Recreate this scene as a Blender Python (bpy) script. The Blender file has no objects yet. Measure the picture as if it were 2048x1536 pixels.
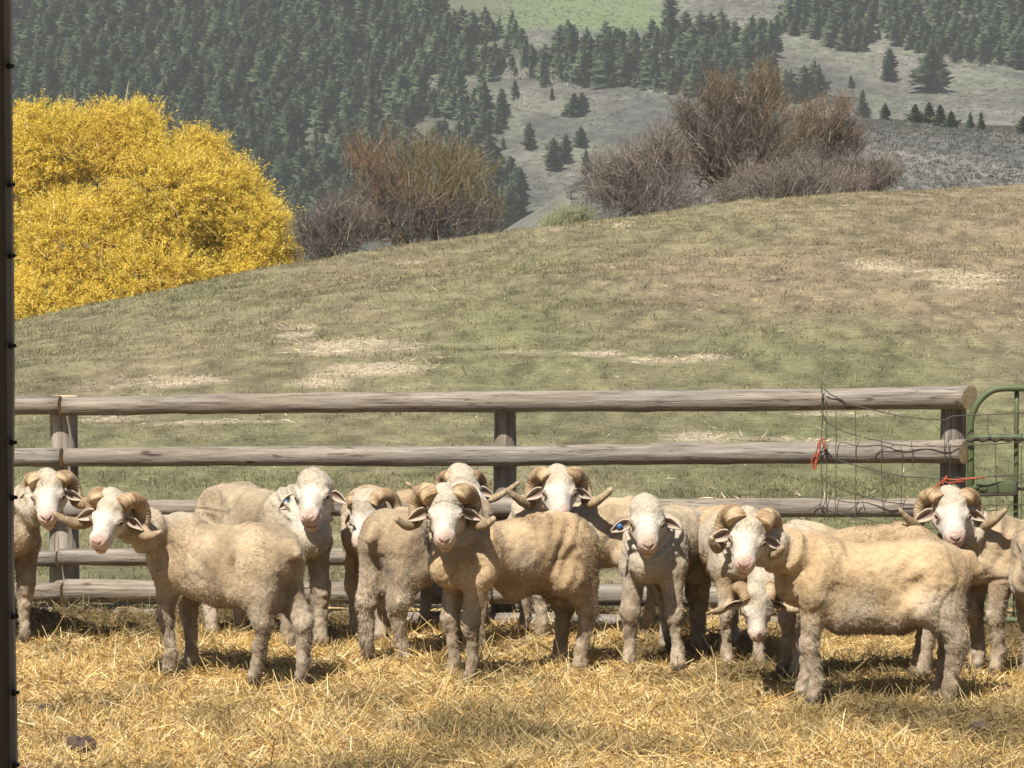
import bpy, math, random
import numpy as np
from mathutils import Vector, Matrix
random.seed(7)
RNG = np.random.default_rng(7)
R = math.radians
sc = bpy.context.scene
COL = sc.collection

# ------------------------------------------------------------------ camera
F = 7778.0; CAMH = 2.67; PITCH = math.atan(501.0 / F)
cam_d = bpy.data.cameras.new('camera'); cam = bpy.data.objects.new('camera', cam_d); COL.objects.link(cam)
cam_d.sensor_width = 36.0; cam_d.lens = 36.0 * F / 2048.0
cam_d.clip_start = 0.1; cam_d.clip_end = 6000.0
cam.location = (0, 0, CAMH); cam.rotation_euler = (R(90) - PITCH, 0, 0)
sc.camera = cam
# ------------------------------------------------------------------ world, sun, exposure
SUN_DIR = Vector((-0.42, -0.90, 0)).normalized() * math.cos(R(54)) + Vector((0, 0, math.sin(R(54))))
w = bpy.data.worlds.new('World'); sc.world = w; w.use_nodes = True
wn = w.node_tree; bg = wn.nodes['Background']
sky = wn.nodes.new('ShaderNodeTexSky'); sky.sky_type = 'NISHITA'; sky.sun_disc = False
sky.sun_elevation = R(54); sky.sun_rotation = math.atan2(SUN_DIR.x, SUN_DIR.y)
wn.links.new(sky.outputs[0], bg.inputs[0]); bg.inputs[1].default_value = 0.052
sl = bpy.data.lights.new('sun', 'SUN'); sl.energy = 5.0; sl.angle = R(0.5); sl.color = (1.0, 0.95, 0.86)
so = bpy.data.objects.new('sun', sl); COL.objects.link(so); so.location = (-10, -20, 40)
so.rotation_euler = (-SUN_DIR).to_track_quat('-Z', 'Y').to_euler()
sc.view_settings.view_transform = 'Standard'; sc.view_settings.look = 'None'
sc.view_settings.exposure = 0.74; sc.view_settings.gamma = 1.0
sc.render.engine = 'CYCLES'
sc.cycles.max_bounces = 6; sc.cycles.diffuse_bounces = 2; sc.cycles.volume_bounces = 0
sc.cycles.use_adaptive_sampling = True; sc.cycles.adaptive_threshold = 0.02

# ------------------------------------------------------------------ maths helpers
cp, sp = math.cos(PITCH), math.sin(PITCH)
def ray(px, py):
    u, v = px - 1024.0, 768.0 - py
    return np.array([u, F * cp + v * sp, v * cp - F * sp])
def P(px, py, Y):
    d = ray(px, py); t = Y / d[1]
    return np.array([d[0] * t, Y, CAMH + d[2] * t])
def X(px, Y):
    return (px - 1024.0) * Y / F
def on_terrain(px, py, fn, y0, y1, step=2.0):
    d = ray(px, py); Y = np.arange(y0, y1, step); t = Y / d[1]
    h = np.broadcast_to(fn(d[0] * t, Y), Y.shape); k = np.nonzero(CAMH + d[2] * t < h)[0]
    return np.array([d[0] * t[k[0]], Y[k[0]], h[k[0]]]) if len(k) else None
def _h(ix, iy, iz, s):
    h = (ix.astype(np.int64) * 374761393 + iy.astype(np.int64) * 668265263 + iz.astype(np.int64) * 2147483647 + s * 974711) & 0xFFFFFFFF
    h = ((h ^ (h >> 13)) * 1274126177) & 0xFFFFFFFF
    h = (h ^ (h >> 16)) & 0xFFFF
    return h / 32767.5 - 1.0
def vn(p, scale=1.0, seed=0):
    p = np.asarray(p, float) * scale
    if p.shape[1] == 2: p = np.c_[p, np.zeros(len(p))]
    i = np.floor(p); f = p - i; i = i.astype(np.int64); f = f * f * (3 - 2 * f)
    r = 0
    for a in (0, 1):
        for b in (0, 1):
            for c in (0, 1):
                wgt = (f[:, 0] if a else 1 - f[:, 0]) * (f[:, 1] if b else 1 - f[:, 1]) * (f[:, 2] if c else 1 - f[:, 2])
                r = r + wgt * _h(i[:, 0] + a, i[:, 1] + b, i[:, 2] + c, seed)
    return r
def fbm(p, scale, seed=0, oct=4):
    r = 0; a = 1.0; t = 0
    for o in range(oct):
        r = r + a * vn(p, scale * 2.03 ** o, seed + o); t += a; a *= 0.5
    return r / t
def sst(a, b, x):
    t = np.clip((x - a) / (b - a), 0, 1); return t * t * (3 - 2 * t)
def mix(a, b, t): return a * (1 - t) + b * t
def unit(v):
    v = np.asarray(v, float); return v / np.maximum(np.linalg.norm(v, axis=-1, keepdims=True), 1e-9)

# ------------------------------------------------------------------ object helpers
def tag(o, label=None, cat=None, group=None, kind=None):
    if label: o['label'] = label
    if cat: o['category'] = cat
    if group: o['group'] = group
    if kind: o['kind'] = kind
    return o
def empty(name, loc, rz=0.0):
    o = bpy.data.objects.new(name, None); COL.objects.link(o)
    o.location = loc; o.rotation_euler = (0, 0, rz); o.empty_display_size = 0.2
    return o
def make_mesh(name, V, Q=None, T=None, mats=(), col=None, smooth=True, midx=None):
    me = bpy.data.meshes.new(name)
    V = np.asarray(V, np.float32)
    Q = np.zeros((0, 4), np.int32) if Q is None or len(Q) == 0 else np.asarray(Q, np.int32)
    T = np.zeros((0, 3), np.int32) if T is None or len(T) == 0 else np.asarray(T, np.int32)
    me.vertices.add(len(V)); me.vertices.foreach_set('co', V.ravel())
    loops = np.concatenate([Q.ravel(), T.ravel()]); nl = len(loops)
    me.loops.add(nl); me.loops.foreach_set('vertex_index', loops)
    me.polygons.add(len(Q) + len(T))
    ls = np.concatenate([np.arange(len(Q)) * 4, len(Q) * 4 + np.arange(len(T)) * 3]).astype(np.int32)
    me.polygons.foreach_set('loop_start', ls)
    me.polygons.foreach_set('use_smooth', np.full(len(ls), smooth))
    for m in mats: me.materials.append(m)
    if midx is not None: me.polygons.foreach_set('material_index', np.asarray(midx, np.int32))
    if col is not None:
        a = me.color_attributes.new('Col', 'FLOAT_COLOR', 'POINT')
        c = np.ones((len(V), 4), np.float32); c[:, :3] = col
        a.data.foreach_set('color', c.ravel())
    me.update(calc_edges=True)
    return me
def add(name, me, parent=None, loc=None):
    o = bpy.data.objects.new(name, me); COL.objects.link(o)
    if parent is not None: o.parent = parent
    if loc is not None: o.location = loc
    return o

def ribbons(P0, D, L, W, bend, segs, side=None, taper=0.85):
    """curved thin blades; returns V, Q and blade index per vertex"""
    n = len(P0); L = np.broadcast_to(L, (n,)); W = np.broadcast_to(W, (n,))
    D = unit(D)
    if side is None: side = RNG.normal(size=(n, 3))
    side = unit(np.cross(D, side))
    V = np.zeros((n, segs + 1, 2, 3))
    for k in range(segs + 1):
        s = k / segs
        c = P0 + D * (L * s)[:, None] + bend * (L * s * s)[:, None]
        ww = (W * (1 - taper * s ** 1.5) * 0.5)[:, None] * side
        V[:, k, 0] = c - ww; V[:, k, 1] = c + ww
    base = (np.arange(n) * (segs + 1) * 2)[:, None]
    q = []
    for k in range(segs):
        o = k * 2; q.append(np.stack([base[:, 0] + o, base[:, 0] + o + 1, base[:, 0] + o + 3, base[:, 0] + o + 2], 1))
    Q = np.stack(q, 1).reshape(-1, 4)
    return V.reshape(-1, 3), Q, np.repeat(np.arange(n), (segs + 1) * 2)

def tube(path, rad, ns=10, rough=0.0, seed=0, flat=1.0, caps=True, freq=8.0):
    path = np.asarray(path, float); n = len(path); rad = np.broadcast_to(rad, (n,))
    tan = unit(np.gradient(path, axis=0))
    up = np.array([0, 0, 1.0]) if abs(tan[0][2]) < 0.9 else np.array([0, 1.0, 0])
    V = []
    a = unit(np.cross(tan[0], up))
    for i in range(n):
        a = unit(a - tan[i] * np.dot(a, tan[i])); b = np.cross(tan[i], a)
        th = np.arange(ns) / ns * 2 * math.pi
        ring = path[i] + rad[i] * (np.cos(th)[:, None] * a + flat * np.sin(th)[:, None] * b)
        V.append(ring)
    V = np.array(V).reshape(-1, 3)
    if rough:
        d = fbm(V * np.array([0.5, 0.5, 0.5]), freq, seed, 3)
        V += unit(V - np.repeat(path, ns, 0)) * (d * rough)[:, None]
    i = np.arange(n - 1)[:, None] * ns; j = np.arange(ns)[None]; jn = (j + 1) % ns
    Q = np.stack([i + j, i + jn, i + ns + jn, i + ns + j], -1).reshape(-1, 4)
    T = []
    if caps:
        c0 = len(V); V = np.vstack([V, path[0], path[-1]])
        for k in range(ns):
            T.append((c0, (k + 1) % ns, k)); T.append((c0 + 1, (n - 1) * ns + k, (n - 1) * ns + (k + 1) % ns))
    return V, Q, np.array(T, int).reshape(-1, 3)
def join(parts):
    Vs, Qs, Ts, o = [], [], [], 0
    for V, Q, T in parts:
        Vs.append(V); Qs.append(np.asarray(Q).reshape(-1, 4) + o); Ts.append(np.asarray(T).reshape(-1, 3) + o); o += len(V)
    return np.vstack(Vs), np.vstack(Qs), np.vstack(Ts)
def boxv(x0, x1, y0, y1, z0, z1):
    V = np.array([(x, y, z) for x in (x0, x1) for y in (y0, y1) for z in (z0, z1)], float)
    Q = np.array([(0, 1, 3, 2), (4, 6, 7, 5), (0, 4, 5, 1), (2, 3, 7, 6), (0, 2, 6, 4), (1, 5, 7, 3)])
    return V, Q, np.zeros((0, 3), int)
def orient(o):   # make normals consistent
    import bmesh
    bm = bmesh.new(); bm.from_mesh(o.data); bmesh.ops.recalc_face_normals(bm, faces=bm.faces); bm.to_mesh(o.data); bm.free()
def bevel(o, wd=0.004, seg=2):
    m = o.modifiers.new('bevel', 'BEVEL'); m.width = wd; m.segments = seg; m.limit_method = 'ANGLE'

# ------------------------------------------------------------------ materials
def mat(name, color=(0.5, 0.5, 0.5), rough=0.9, attr=False, vary=0.0, vscale=30.0, bump=0.0, bscale=80.0, bdist=0.01, sheen=0.0, metal=0.0, spec=0.2, transl=0.0, coords='Object', stretch=None, randobj=0.0):
    m = bpy.data.materials.new(name); m.use_nodes = True
    nt = m.node_tree; b = nt.nodes['Principled BSDF']; N = nt.nodes.new; Lk = nt.links.new
    b.inputs['Roughness'].default_value = rough; b.inputs['Metallic'].default_value = metal
    b.inputs['Specular IOR Level'].default_value = spec
    tc = N('ShaderNodeTexCoord'); vec = tc.outputs[coords]
    if stretch:
        mp = N('ShaderNodeMapping'); mp.inputs['Scale'].default_value = stretch; Lk(vec, mp.inputs[0]); vec = mp.outputs[0]
    if attr:
        at = N('ShaderNodeAttribute'); at.attribute_name = 'Col'; csock = at.outputs['Color']
    else:
        rgb = N('ShaderNodeRGB'); rgb.outputs[0].default_value = (*color, 1); csock = rgb.outputs[0]
    if vary:
        nz = N('ShaderNodeTexNoise'); nz.inputs['Scale'].default_value = vscale; nz.inputs['Detail'].default_value = 6; nz.inputs['Roughness'].default_value = 0.65
        Lk(vec, nz.inputs['Vector'])
        mr = N('ShaderNodeMapRange'); mr.inputs[1].default_value = 0.3; mr.inputs[2].default_value = 0.7
        mr.inputs[3].default_value = 1 - vary; mr.inputs[4].default_value = 1 + vary
        Lk(nz.outputs['Fac'], mr.inputs[0])
        mx = N('ShaderNodeVectorMath'); mx.operation = 'SCALE'; Lk(csock, mx.inputs[0]); Lk(mr.outputs[0], mx.inputs['Scale']); csock = mx.outputs[0]
    if randobj:
        oi = N('ShaderNodeObjectInfo'); mr = N('ShaderNodeMapRange'); mr.inputs[3].default_value = 1 - randobj; mr.inputs[4].default_value = 1 + randobj
        Lk(oi.outputs['Random'], mr.inputs[0])
        mx = N('ShaderNodeVectorMath'); mx.operation = 'SCALE'; Lk(csock, mx.inputs[0]); Lk(mr.outputs[0], mx.inputs['Scale']); csock = mx.outputs[0]
    Lk(csock, b.inputs['Base Color'])
    if sheen: b.inputs['Sheen Weight'].default_value = sheen; b.inputs['Sheen Roughness'].default_value = 0.5
    if bump:
        nz = N('ShaderNodeTexNoise'); nz.inputs['Scale'].default_value = bscale; nz.inputs['Detail'].default_value = 5; nz.inputs['Roughness'].default_value = 0.6
        Lk(vec, nz.inputs['Vector'])
        bp = N('ShaderNodeBump'); bp.inputs['Strength'].default_value = bump; bp.inputs['Distance'].default_value = bdist
        Lk(nz.outputs['Fac'], bp.inputs['Height']); Lk(bp.outputs[0], b.inputs['Normal'])
    if transl:
        out = nt.nodes['Material Output']; tr = N('ShaderNodeBsdfTranslucent'); ms = N('ShaderNodeMixShader'); ms.inputs[0].default_value = transl
        Lk(csock, tr.inputs['Color']); Lk(b.outputs[0], ms.inputs[1]); Lk(tr.outputs[0], ms.inputs[2]); Lk(ms.outputs[0], out.inputs['Surface'])
    return m
M = {}
M['wool'] = mat('wool', attr=True, vary=0.20, vscale=55, bump=0.6, bscale=90, bdist=0.008, sheen=0.15, spec=0.1)
M['fleece'] = mat('fleece', attr=True, spec=0.05, transl=0.0)
M['horn'] = mat('horn', attr=True, rough=0.6, vary=0.2, vscale=60, bump=0.4, bscale=90, bdist=0.004, spec=0.35)
M['eye'] = mat('eye', (0.015, 0.011, 0.008), 0.12, spec=0.6)
M['ear'] = mat('ear_skin', attr=True, vary=0.15, vscale=60, bump=0.3, bscale=200, bdist=0.003)
M['tag'] = mat('blue_plastic', (0.03, 0.11, 0.24), 0.45, spec=0.4)
M['straw'] = mat('straw', attr=True, rough=0.7, spec=0.25, transl=0.2)
M['yard'] = mat('yard_ground', attr=True, vary=0.3, vscale=14, bump=0.6, bscale=30, bdist=0.02)
M['blade'] = mat('grass_blade', attr=True, rough=0.8, spec=0.15, transl=0.25)
M['leaf'] = mat('willow_leaf', attr=True, rough=0.7, spec=0.12, transl=0.5)
M['twig'] = mat('bare_twig', attr=True, rough=0.85, spec=0.15)
M['bark'] = mat('bark', (0.16, 0.12, 0.085), vary=0.3, vscale=6, bump=0.6, bscale=10, bdist=0.03)
M['needle'] = mat('conifer_needles', attr=True, rough=0.9, spec=0.1, randobj=0.22)
M['hill'] = mat('hill_ground', attr=True, vary=0.18, vscale=0.35, bump=0.5, bscale=0.6, bdist=0.6)
M['clod'] = mat('dry_dung', (0.085, 0.06, 0.045), vary=0.35, vscale=30, bump=0.9, bscale=40, bdist=0.02)
M['gate'] = mat('green_paint', (0.080, 0.098, 0.045), 0.6, vary=0.25, vscale=9, bump=0.2, bscale=40, bdist=0.003, spec=0.4)
M['rust'] = mat('rusty_iron', (0.05, 0.035, 0.03), 0.8, vary=0.35, vscale=30)
M['wire'] = mat('galvanised_wire', (0.075, 0.065, 0.055), 0.6)
M['twine'] = mat('orange_twine', (0.40, 0.095, 0.045), 0.8, vary=0.2, vscale=60)
M['barn'] = mat('dark_timber', (0.035, 0.028, 0.024), vary=0.4, vscale=8, bump=0.4, bscale=20, stretch=(1, 1, 0.1))
M['strip'] = mat('grey_steel_strip', (0.17, 0.19, 0.225), 0.55, metal=0.0, vary=0.2, vscale=5, bump=0.2, bscale=12)
M['bolt'] = mat('black_bolt', (0.012, 0.012, 0.012), 0.6)

def wood_mat(gain=1.0):
    m = bpy.data.materials.new('weathered_wood'); m.use_nodes = True
    nt = m.node_tree; b = nt.nodes['Principled BSDF']; N = nt.nodes.new; Lk = nt.links.new
    b.inputs['Roughness'].default_value = 0.85; b.inputs['Specular IOR Level'].default_value = 0.15
    at = N('ShaderNodeAttribute'); at.attribute_name = 'Col'     # rgb holds coordinates along the log, so every log keeps its own grain
    mp = N('ShaderNodeMapping'); mp.inputs['Scale'].default_value = (2.4, 34, 34); Lk(at.outputs['Vector'], mp.inputs[0])
    n1 = N('ShaderNodeTexNoise'); n1.inputs['Scale'].default_value = 1.0; n1.inputs['Detail'].default_value = 7; n1.inputs['Roughness'].default_value = 0.7; Lk(mp.outputs[0], n1.inputs['Vector'])
    cr = N('ShaderNodeValToRGB'); e = cr.color_ramp.elements
    e[0].position = 0.30; e[0].color = (0.05, 0.04, 0.032, 1); e[1].position = 0.72; e[1].color = (0.37, 0.335, 0.285, 1)
    k = e.new(0.40); k.color = (0.17, 0.145, 0.12, 1); k = e.new(0.52); k.color = (0.24, 0.21, 0.175, 1)
    Lk(n1.outputs['Fac'], cr.inputs[0])
    mp2 = N('ShaderNodeMapping'); mp2.inputs['Scale'].default_value = (0.9, 5, 5); Lk(at.outputs['Vector'], mp2.inputs[0])
    n2 = N('ShaderNodeTexNoise'); n2.inputs['Scale'].default_value = 1.3; n2.inputs['Detail'].default_value = 4; Lk(mp2.outputs[0], n2.inputs['Vector'])
    cr2 = N('ShaderNodeValToRGB'); e = cr2.color_ramp.elements; e[0].position = 0.35; e[0].color = (1.0, 0.94, 0.88, 1); e[1].position = 0.65; e[1].color = (0.92, 0.93, 0.95, 1)
    Lk(n2.outputs['Fac'], cr2.inputs[0])
    mx = N('ShaderNodeMixRGB'); mx.blend_type = 'MULTIPLY'; mx.inputs[0].default_value = 1.0
    Lk(cr.outputs[0], mx.inputs[1]); Lk(cr2.outputs[0], mx.inputs[2])
    mp3 = N('ShaderNodeMapping'); mp3.inputs['Scale'].default_value = (1.1, 34, 34); Lk(at.outputs['Vector'], mp3.inputs[0])
    n3 = N('ShaderNodeTexNoise'); n3.inputs['Scale'].default_value = 1.0; n3.inputs['Detail'].default_value = 2; n3.inputs['Distortion'].default_value = 0.6; Lk(mp3.outputs[0], n3.inputs['Vector'])
    cr3 = N('ShaderNodeValToRGB'); e = cr3.color_ramp.elements; e[0].position = 0.485; e[0].color = (gain, gain, gain, 1); e[1].position = 0.515; e[1].color = (gain, gain, gain, 1)
    k = e.new(0.50); k.color = (0.38 * gain, 0.34 * gain, 0.30 * gain, 1); Lk(n3.outputs['Fac'], cr3.inputs[0])
    mp4 = N('ShaderNodeMapping'); mp4.inputs['Scale'].default_value = (1.0, 3.0, 3.0); Lk(at.outputs['Vector'], mp4.inputs[0])
    vk = N('ShaderNodeTexVoronoi'); vk.inputs['Scale'].default_value = 3.2; Lk(mp4.outputs[0], vk.inputs['Vector'])
    ck = N('ShaderNodeValToRGB'); e = ck.color_ramp.elements; e[0].position = 0.04; e[0].color = (0.35, 0.28, 0.22, 1); e[1].position = 0.14; e[1].color = (1, 1, 1, 1); Lk(vk.outputs['Distance'], ck.inputs[0])
    m2 = N('ShaderNodeMixRGB'); m2.blend_type = 'MULTIPLY'; m2.inputs[0].default_value = 1.0; Lk(mx.outputs[0], m2.inputs[1]); Lk(cr3.outputs[0], m2.inputs[2])
    m3 = N('ShaderNodeMixRGB'); m3.blend_type = 'MULTIPLY'; m3.inputs[0].default_value = 1.0; Lk(m2.outputs[0], m3.inputs[1]); Lk(ck.outputs[0], m3.inputs[2]); Lk(m3.outputs[0], b.inputs['Base Color'])
    bp = N('ShaderNodeBump'); bp.inputs['Strength'].default_value = 0.8; bp.inputs['Distance'].default_value = 0.012
    Lk(n1.outputs['Fac'], bp.inputs['Height']); Lk(bp.outputs[0], b.inputs['Normal'])
    return m
M['wood'] = wood_mat(); M['wood_pale'] = wood_mat(1.45); M['wood_pale'].name = 'pale_weathered_wood'
M['cut'] = mat('cut_log_end', (0.46, 0.36, 0.23), vary=0.3, vscale=20, bump=0.4, bscale=60)

# ------------------------------------------------------------------ terrain
YARD_END = 21.9
def yard_h(x, y):
    p = np.c_[np.ravel(x), np.ravel(y)]
    return (0.030 * vn(p, 0.9, 3) + 0.026 * vn(p, 2.6, 4) + 0.018 * vn(p, 6.0, 5) + 0.006 * vn(p, 18.0, 6)).reshape(np.shape(x)) - 0.012
crest_px = [(-900, 880), (-300, 740), (30, 640), (200, 606), (400, 565), (600, 524), (800, 490), (1000, 464), (1170, 440), (1350, 419), (1500, 400), (1700, 386), (1900, 374), (2048, 364), (2600, 345), (3600, 330)]
_cx, _cy, _cz = [], [], []
for px, py in crest_px:
    Yc = 60 + (px - 30) / 2018 * 22
    Yc = max(45, min(90, Yc)); p = P(px, py, Yc); _cx.append(p[0]); _cy.append(Yc); _cz.append(p[2])
def past_h(x, y):
    x = np.asarray(x, float); y = np.asarray(y, float)
    yc = np.interp(x, _cx, _cy); zc = np.interp(x, _cx, _cz)
    y0 = 38.0
    t = np.clip((y - y0) / (yc - y0), 0, 1); up = zc * (1.15 * t - 0.15 * t ** 3) * sst(0, 0.12, t)
    dn = sst(0, 1, (y - yc) / 26.0)
    z = np.where(y < yc, up, zc - (zc + 4.5) * dn)
    p = np.c_[np.ravel(x), np.ravel(y)]
    n = (0.10 * vn(p, 0.16, 11) + 0.05 * vn(p, 0.55, 12) + 0.022 * vn(p, 1.7, 13)).reshape(np.shape(z))
    far = sst(100, 150, y)
    return z * (1 - 0) + n * sst(21, 26, y) * 0.8 - 0.03 - far * 12.0
def hill_h(x, y):
    x = np.asarray(x, float); y = np.asarray(y, float)
    p = np.c_[np.ravel(x), np.ravel(y)]
    n = (5.0 * vn(p, 0.006, 21) + 2.0 * vn(p, 0.018, 22) + 0.8 * vn(p, 0.06, 23)).reshape(np.shape(x))
    z = -18.5 + 0.222 * np.maximum(y - 790, 0) + n * sst(790, 900, y)
    z = z + 6 * sst(-20, -130, x) * sst(790, 900, y)          # the wooded flank stands a little higher
    return z
def spur_h(x, y):
    # low sage covered spur in front of the hillside, on the right
    x = np.asarray(x, float); y = np.asarray(y, float)
    p = np.c_[np.ravel(x), np.ravel(y)]
    top = np.interp(x, [-20, 8, 24, 46, 72, 110, 200], [-24, -6, 1.2, 4.6, 3.9, 2.0, -4])
    n = (0.8 * vn(p, 0.03, 31) + 0.4 * vn(p, 0.1, 32)).reshape(np.shape(x))
    return -24 + (top + 24) * np.exp(-((y - 560) / 95.0) ** 2) + n

def grid_obj(name, xs, ys, fn, m, colfn, label_kind='structure'):
    Xg, Yg = np.meshgrid(xs, ys, indexing='ij')
    Z = fn(Xg, Yg); V = np.stack([Xg, Yg, Z], -1).reshape(-1, 3)
    nx, ny = len(xs), len(ys)
    i = np.arange(nx - 1)[:, None] * ny; j = np.arange(ny - 1)[None]
    Q = np.stack([i + j, i + ny + j, i + ny + j + 1, i + j + 1], -1).reshape(-1, 4)
    me = make_mesh(name, V, Q, mats=[m], col=colfn(V)); o = add(name, me); o['kind'] = label_kind
    return o
def yard_col(V):
    n = fbm(V[:, :2], 2.2, 41, 4)[:, None]; n2 = fbm(V[:, :2], 0.8, 42, 3)[:, None]
    c = mix(np.array([0.24, 0.16, 0.075]), np.array([0.52, 0.36, 0.15]), sst(-0.35, 0.35, n))
    return mix(c, np.array([0.13, 0.085, 0.05]), 0.55 * sst(0.1, 0.5, n2))
def spaced(a, b, d): return np.linspace(a, b, max(2, int(round((b - a) / d)) + 1))
grid_obj('yard_ground', np.r_[spaced(-40, -6, 1.0)[:-1], spaced(-6, 6, 0.045), spaced(6, 40, 1.0)[1:]],
         np.r_[spaced(-25, 14, 0.8)[:-1], spaced(14, YARD_END, 0.045)], yard_h, M['yard'], yard_col)

# straw litter lying on the pasture, as blobs (px, py, rx, ry, strength)
HAY = [(680, 690, 120, 18, 1.0), (590, 675, 40, 14, .9), (720, 742, 110, 16, 1.0), (640, 770, 60, 10, .9), (350, 768, 130, 16, .9), (250, 790, 100, 12, .5), (330, 738, 40, 12, .6), (1050, 706, 90, 9, .7),
       (1180, 712, 70, 8, .6), (1380, 722, 130, 9, .9), (1290, 722, 60, 10, .9), (1925, 556, 75, 12, 1.1), (1900, 574, 60, 9, .8), (1765, 530, 65, 12, .8), (1780, 545, 40, 9, .6),
       (815, 489, 26, 5, .9), (818, 526, 26, 4, .9), (1060, 470, 60, 6, .4), (1130, 462, 80, 4, .5), (1990, 366, 90, 5, .7), (2020, 372, 60, 8, .6), (430, 845, 160, 6, 1.0), (330, 850, 90, 5, .7), (210, 842, 80, 5, .5), (1500, 880, 200, 7, .8), (1350, 878, 120, 6, .5),
       (1000, 838, 140, 5, .5), (1720, 830, 120, 12, .7), (300, 975, 80, 10, .3), (430, 985, 60, 8, .4), (1480, 1000, 200, 8, .4), (1240, 455, 15, 4, .8), (1545, 408, 14, 3, .7), (600, 1215, 300, 20, .6), (1400, 1240, 300, 25, .5), (930, 770, 160, 8, .5), (1965, 655, 10, 10, .5)]
hb = []
for px, py, rx, ry, s in HAY:
    p = on_terrain(px, py, past_h, 20.5, 95, 0.25)
    if p is None: continue
    q = on_terrain(px, py + ry, past_h, 20.0, 95, 0.25)
    hb.append((p[0], p[1], rx * 1.35 * p[1] / F, 1.3 * max(0.25, min(3.5, abs(p[1] - q[1]))), s * .92))
def hay_at(x, y):
    r = np.zeros(np.shape(x))
    for cx, cy, rx, ry, s in hb:
        r = np.maximum(r, s * np.exp(-((x - cx) / rx) ** 2 - ((y - cy) / ry) ** 2))
    return r
def past_base(x, y):
    p = np.c_[np.ravel(x), np.ravel(y)]; pr_ = p.copy(); p = np.c_[p[:, 0], p[:, 1] * .26]
    n1 = fbm(p, 0.35, 51, 4)[:, None]; n2 = fbm(p, 1.6, 52, 3)[:, None]; n3 = fbm(p, 0.22, 54, 3)[:, None]; n4 = fbm(p, 6.0, 57, 3)[:, None]; p = pr_
    green = np.array([0.142, 0.140, 0.068]); olive = np.array([0.185, 0.163, 0.092]); brown = np.array([0.220, 0.174, 0.108])
    near = sst(42, 30, p[:, 1])[:, None]
    left = sst(-2, -6, p[:, 0])[:, None] * sst(38, 46, p[:, 1])[:, None] * 0.30
    right = sst(1.5, 6, p[:, 0])[:, None] * sst(40, 50, p[:, 1])[:, None] * sst(78, 62, p[:, 1])[:, None] * 0.16
    t = np.clip(0.71 + 0.70 * n1 + 0.50 * n3 - 0.30 * near - left + right, 0, 1)
    c = np.where(t < 0.5, mix(green, olive, t * 2), mix(olive, brown, t * 2 - 1))
    return c * (1 + 0.22 * n2 + 0.6 * n4)
def past_col(V):
    c = past_base(V[:, 0], V[:, 1]); h = hay_at(V[:, 0], V[:, 1])
    h = h + 0.5 * fbm(V[:, :2], 1.8, 53, 4)
    return mix(c, np.array([0.44, 0.36, 0.255]), (0.85 * sst(0.32, 0.85, h))[:, None])
grid_obj('pasture', np.r_[spaced(-70, -13, 1.2)[:-1], spaced(-13, 14, 0.11), spaced(14, 70, 1.2)[1:]],
         np.r_[spaced(YARD_END - 0.35, 28, 0.10)[:-1], spaced(28, 92, 0.14)[:-1], spaced(92, 230, 4.0)], past_h, mat('pasture_ground', attr=True, vary=0.35, vscale=9, bump=1.0, bscale=16, bdist=0.05), past_col)
def hill_col(V):
    n = fbm(V[:, :2], 0.03, 61, 5)[:, None]; n2 = fbm(V[:, :2], 0.15, 62, 4)[:, None]; n3 = fbm(V[:, :2], 0.7, 63, 2)[:, None]
    c = mix(np.array([0.070, 0.069, 0.062]), np.array([0.140, 0.130, 0.108]), sst(-0.3, 0.4, n))
    c = mix(c, np.array([0.12, 0.13, 0.09]), 0.8 * sst(-0.1, 0.45, n2))
    c = c * (1 + 0.55 * n3)
    # the pale green hayfield high on the slope
    px = V[:, 0] / V[:, 1] * F + 1024
    g = sst(996, 1006, V[:, 1] + 6 * n2[:, 0]) * sst(-30, -18, V[:, 0]) * sst(46, 36, V[:, 0] + 8 * n2[:, 0])
    c = mix(c, np.array([0.13, 0.165, 0.075]), g[:, None] * 0.9)
    wood = sst(12, -20, V[:, 0] + 6 * n[:, 0] - (V[:, 1] - 900) * 0.05)[:, None]
    return mix(c, np.array([0.09, 0.09, 0.065]), 0.6 * wood)
grid_obj('hillside', np.r_[spaced(-700, -180, 15)[:-1], spaced(-180, 180, 1.1), spaced(180, 700, 15)[1:]],
         np.r_[spaced(231, 780, 20)[:-1], spaced(780, 1130, 1.1)[:-1], spaced(1130, 1500, 8)], hill_h, M['hill'], hill_col)
def spur_col(V):
    n = fbm(V[:, :2], 0.06, 71, 4)[:, None]; n2 = fbm(V[:, :2], 0.5, 72, 3)[:, None]
    c = mix(np.array([0.100, 0.098, 0.092]), np.array([0.160, 0.15, 0.13]), sst(-0.3, 0.4, n) )
    c = mix(c, np.array([0.17, 0.155, 0.115]), 0.5 * sst(520, 560, V[:, 1])[:, None])
    return c * (1 + 0.4 * n2)
grid_obj('near_hill', spaced(-30, 200, 0.9), spaced(380, 700, 1.6), spur_h, M['hill'], spur_col)

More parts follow.
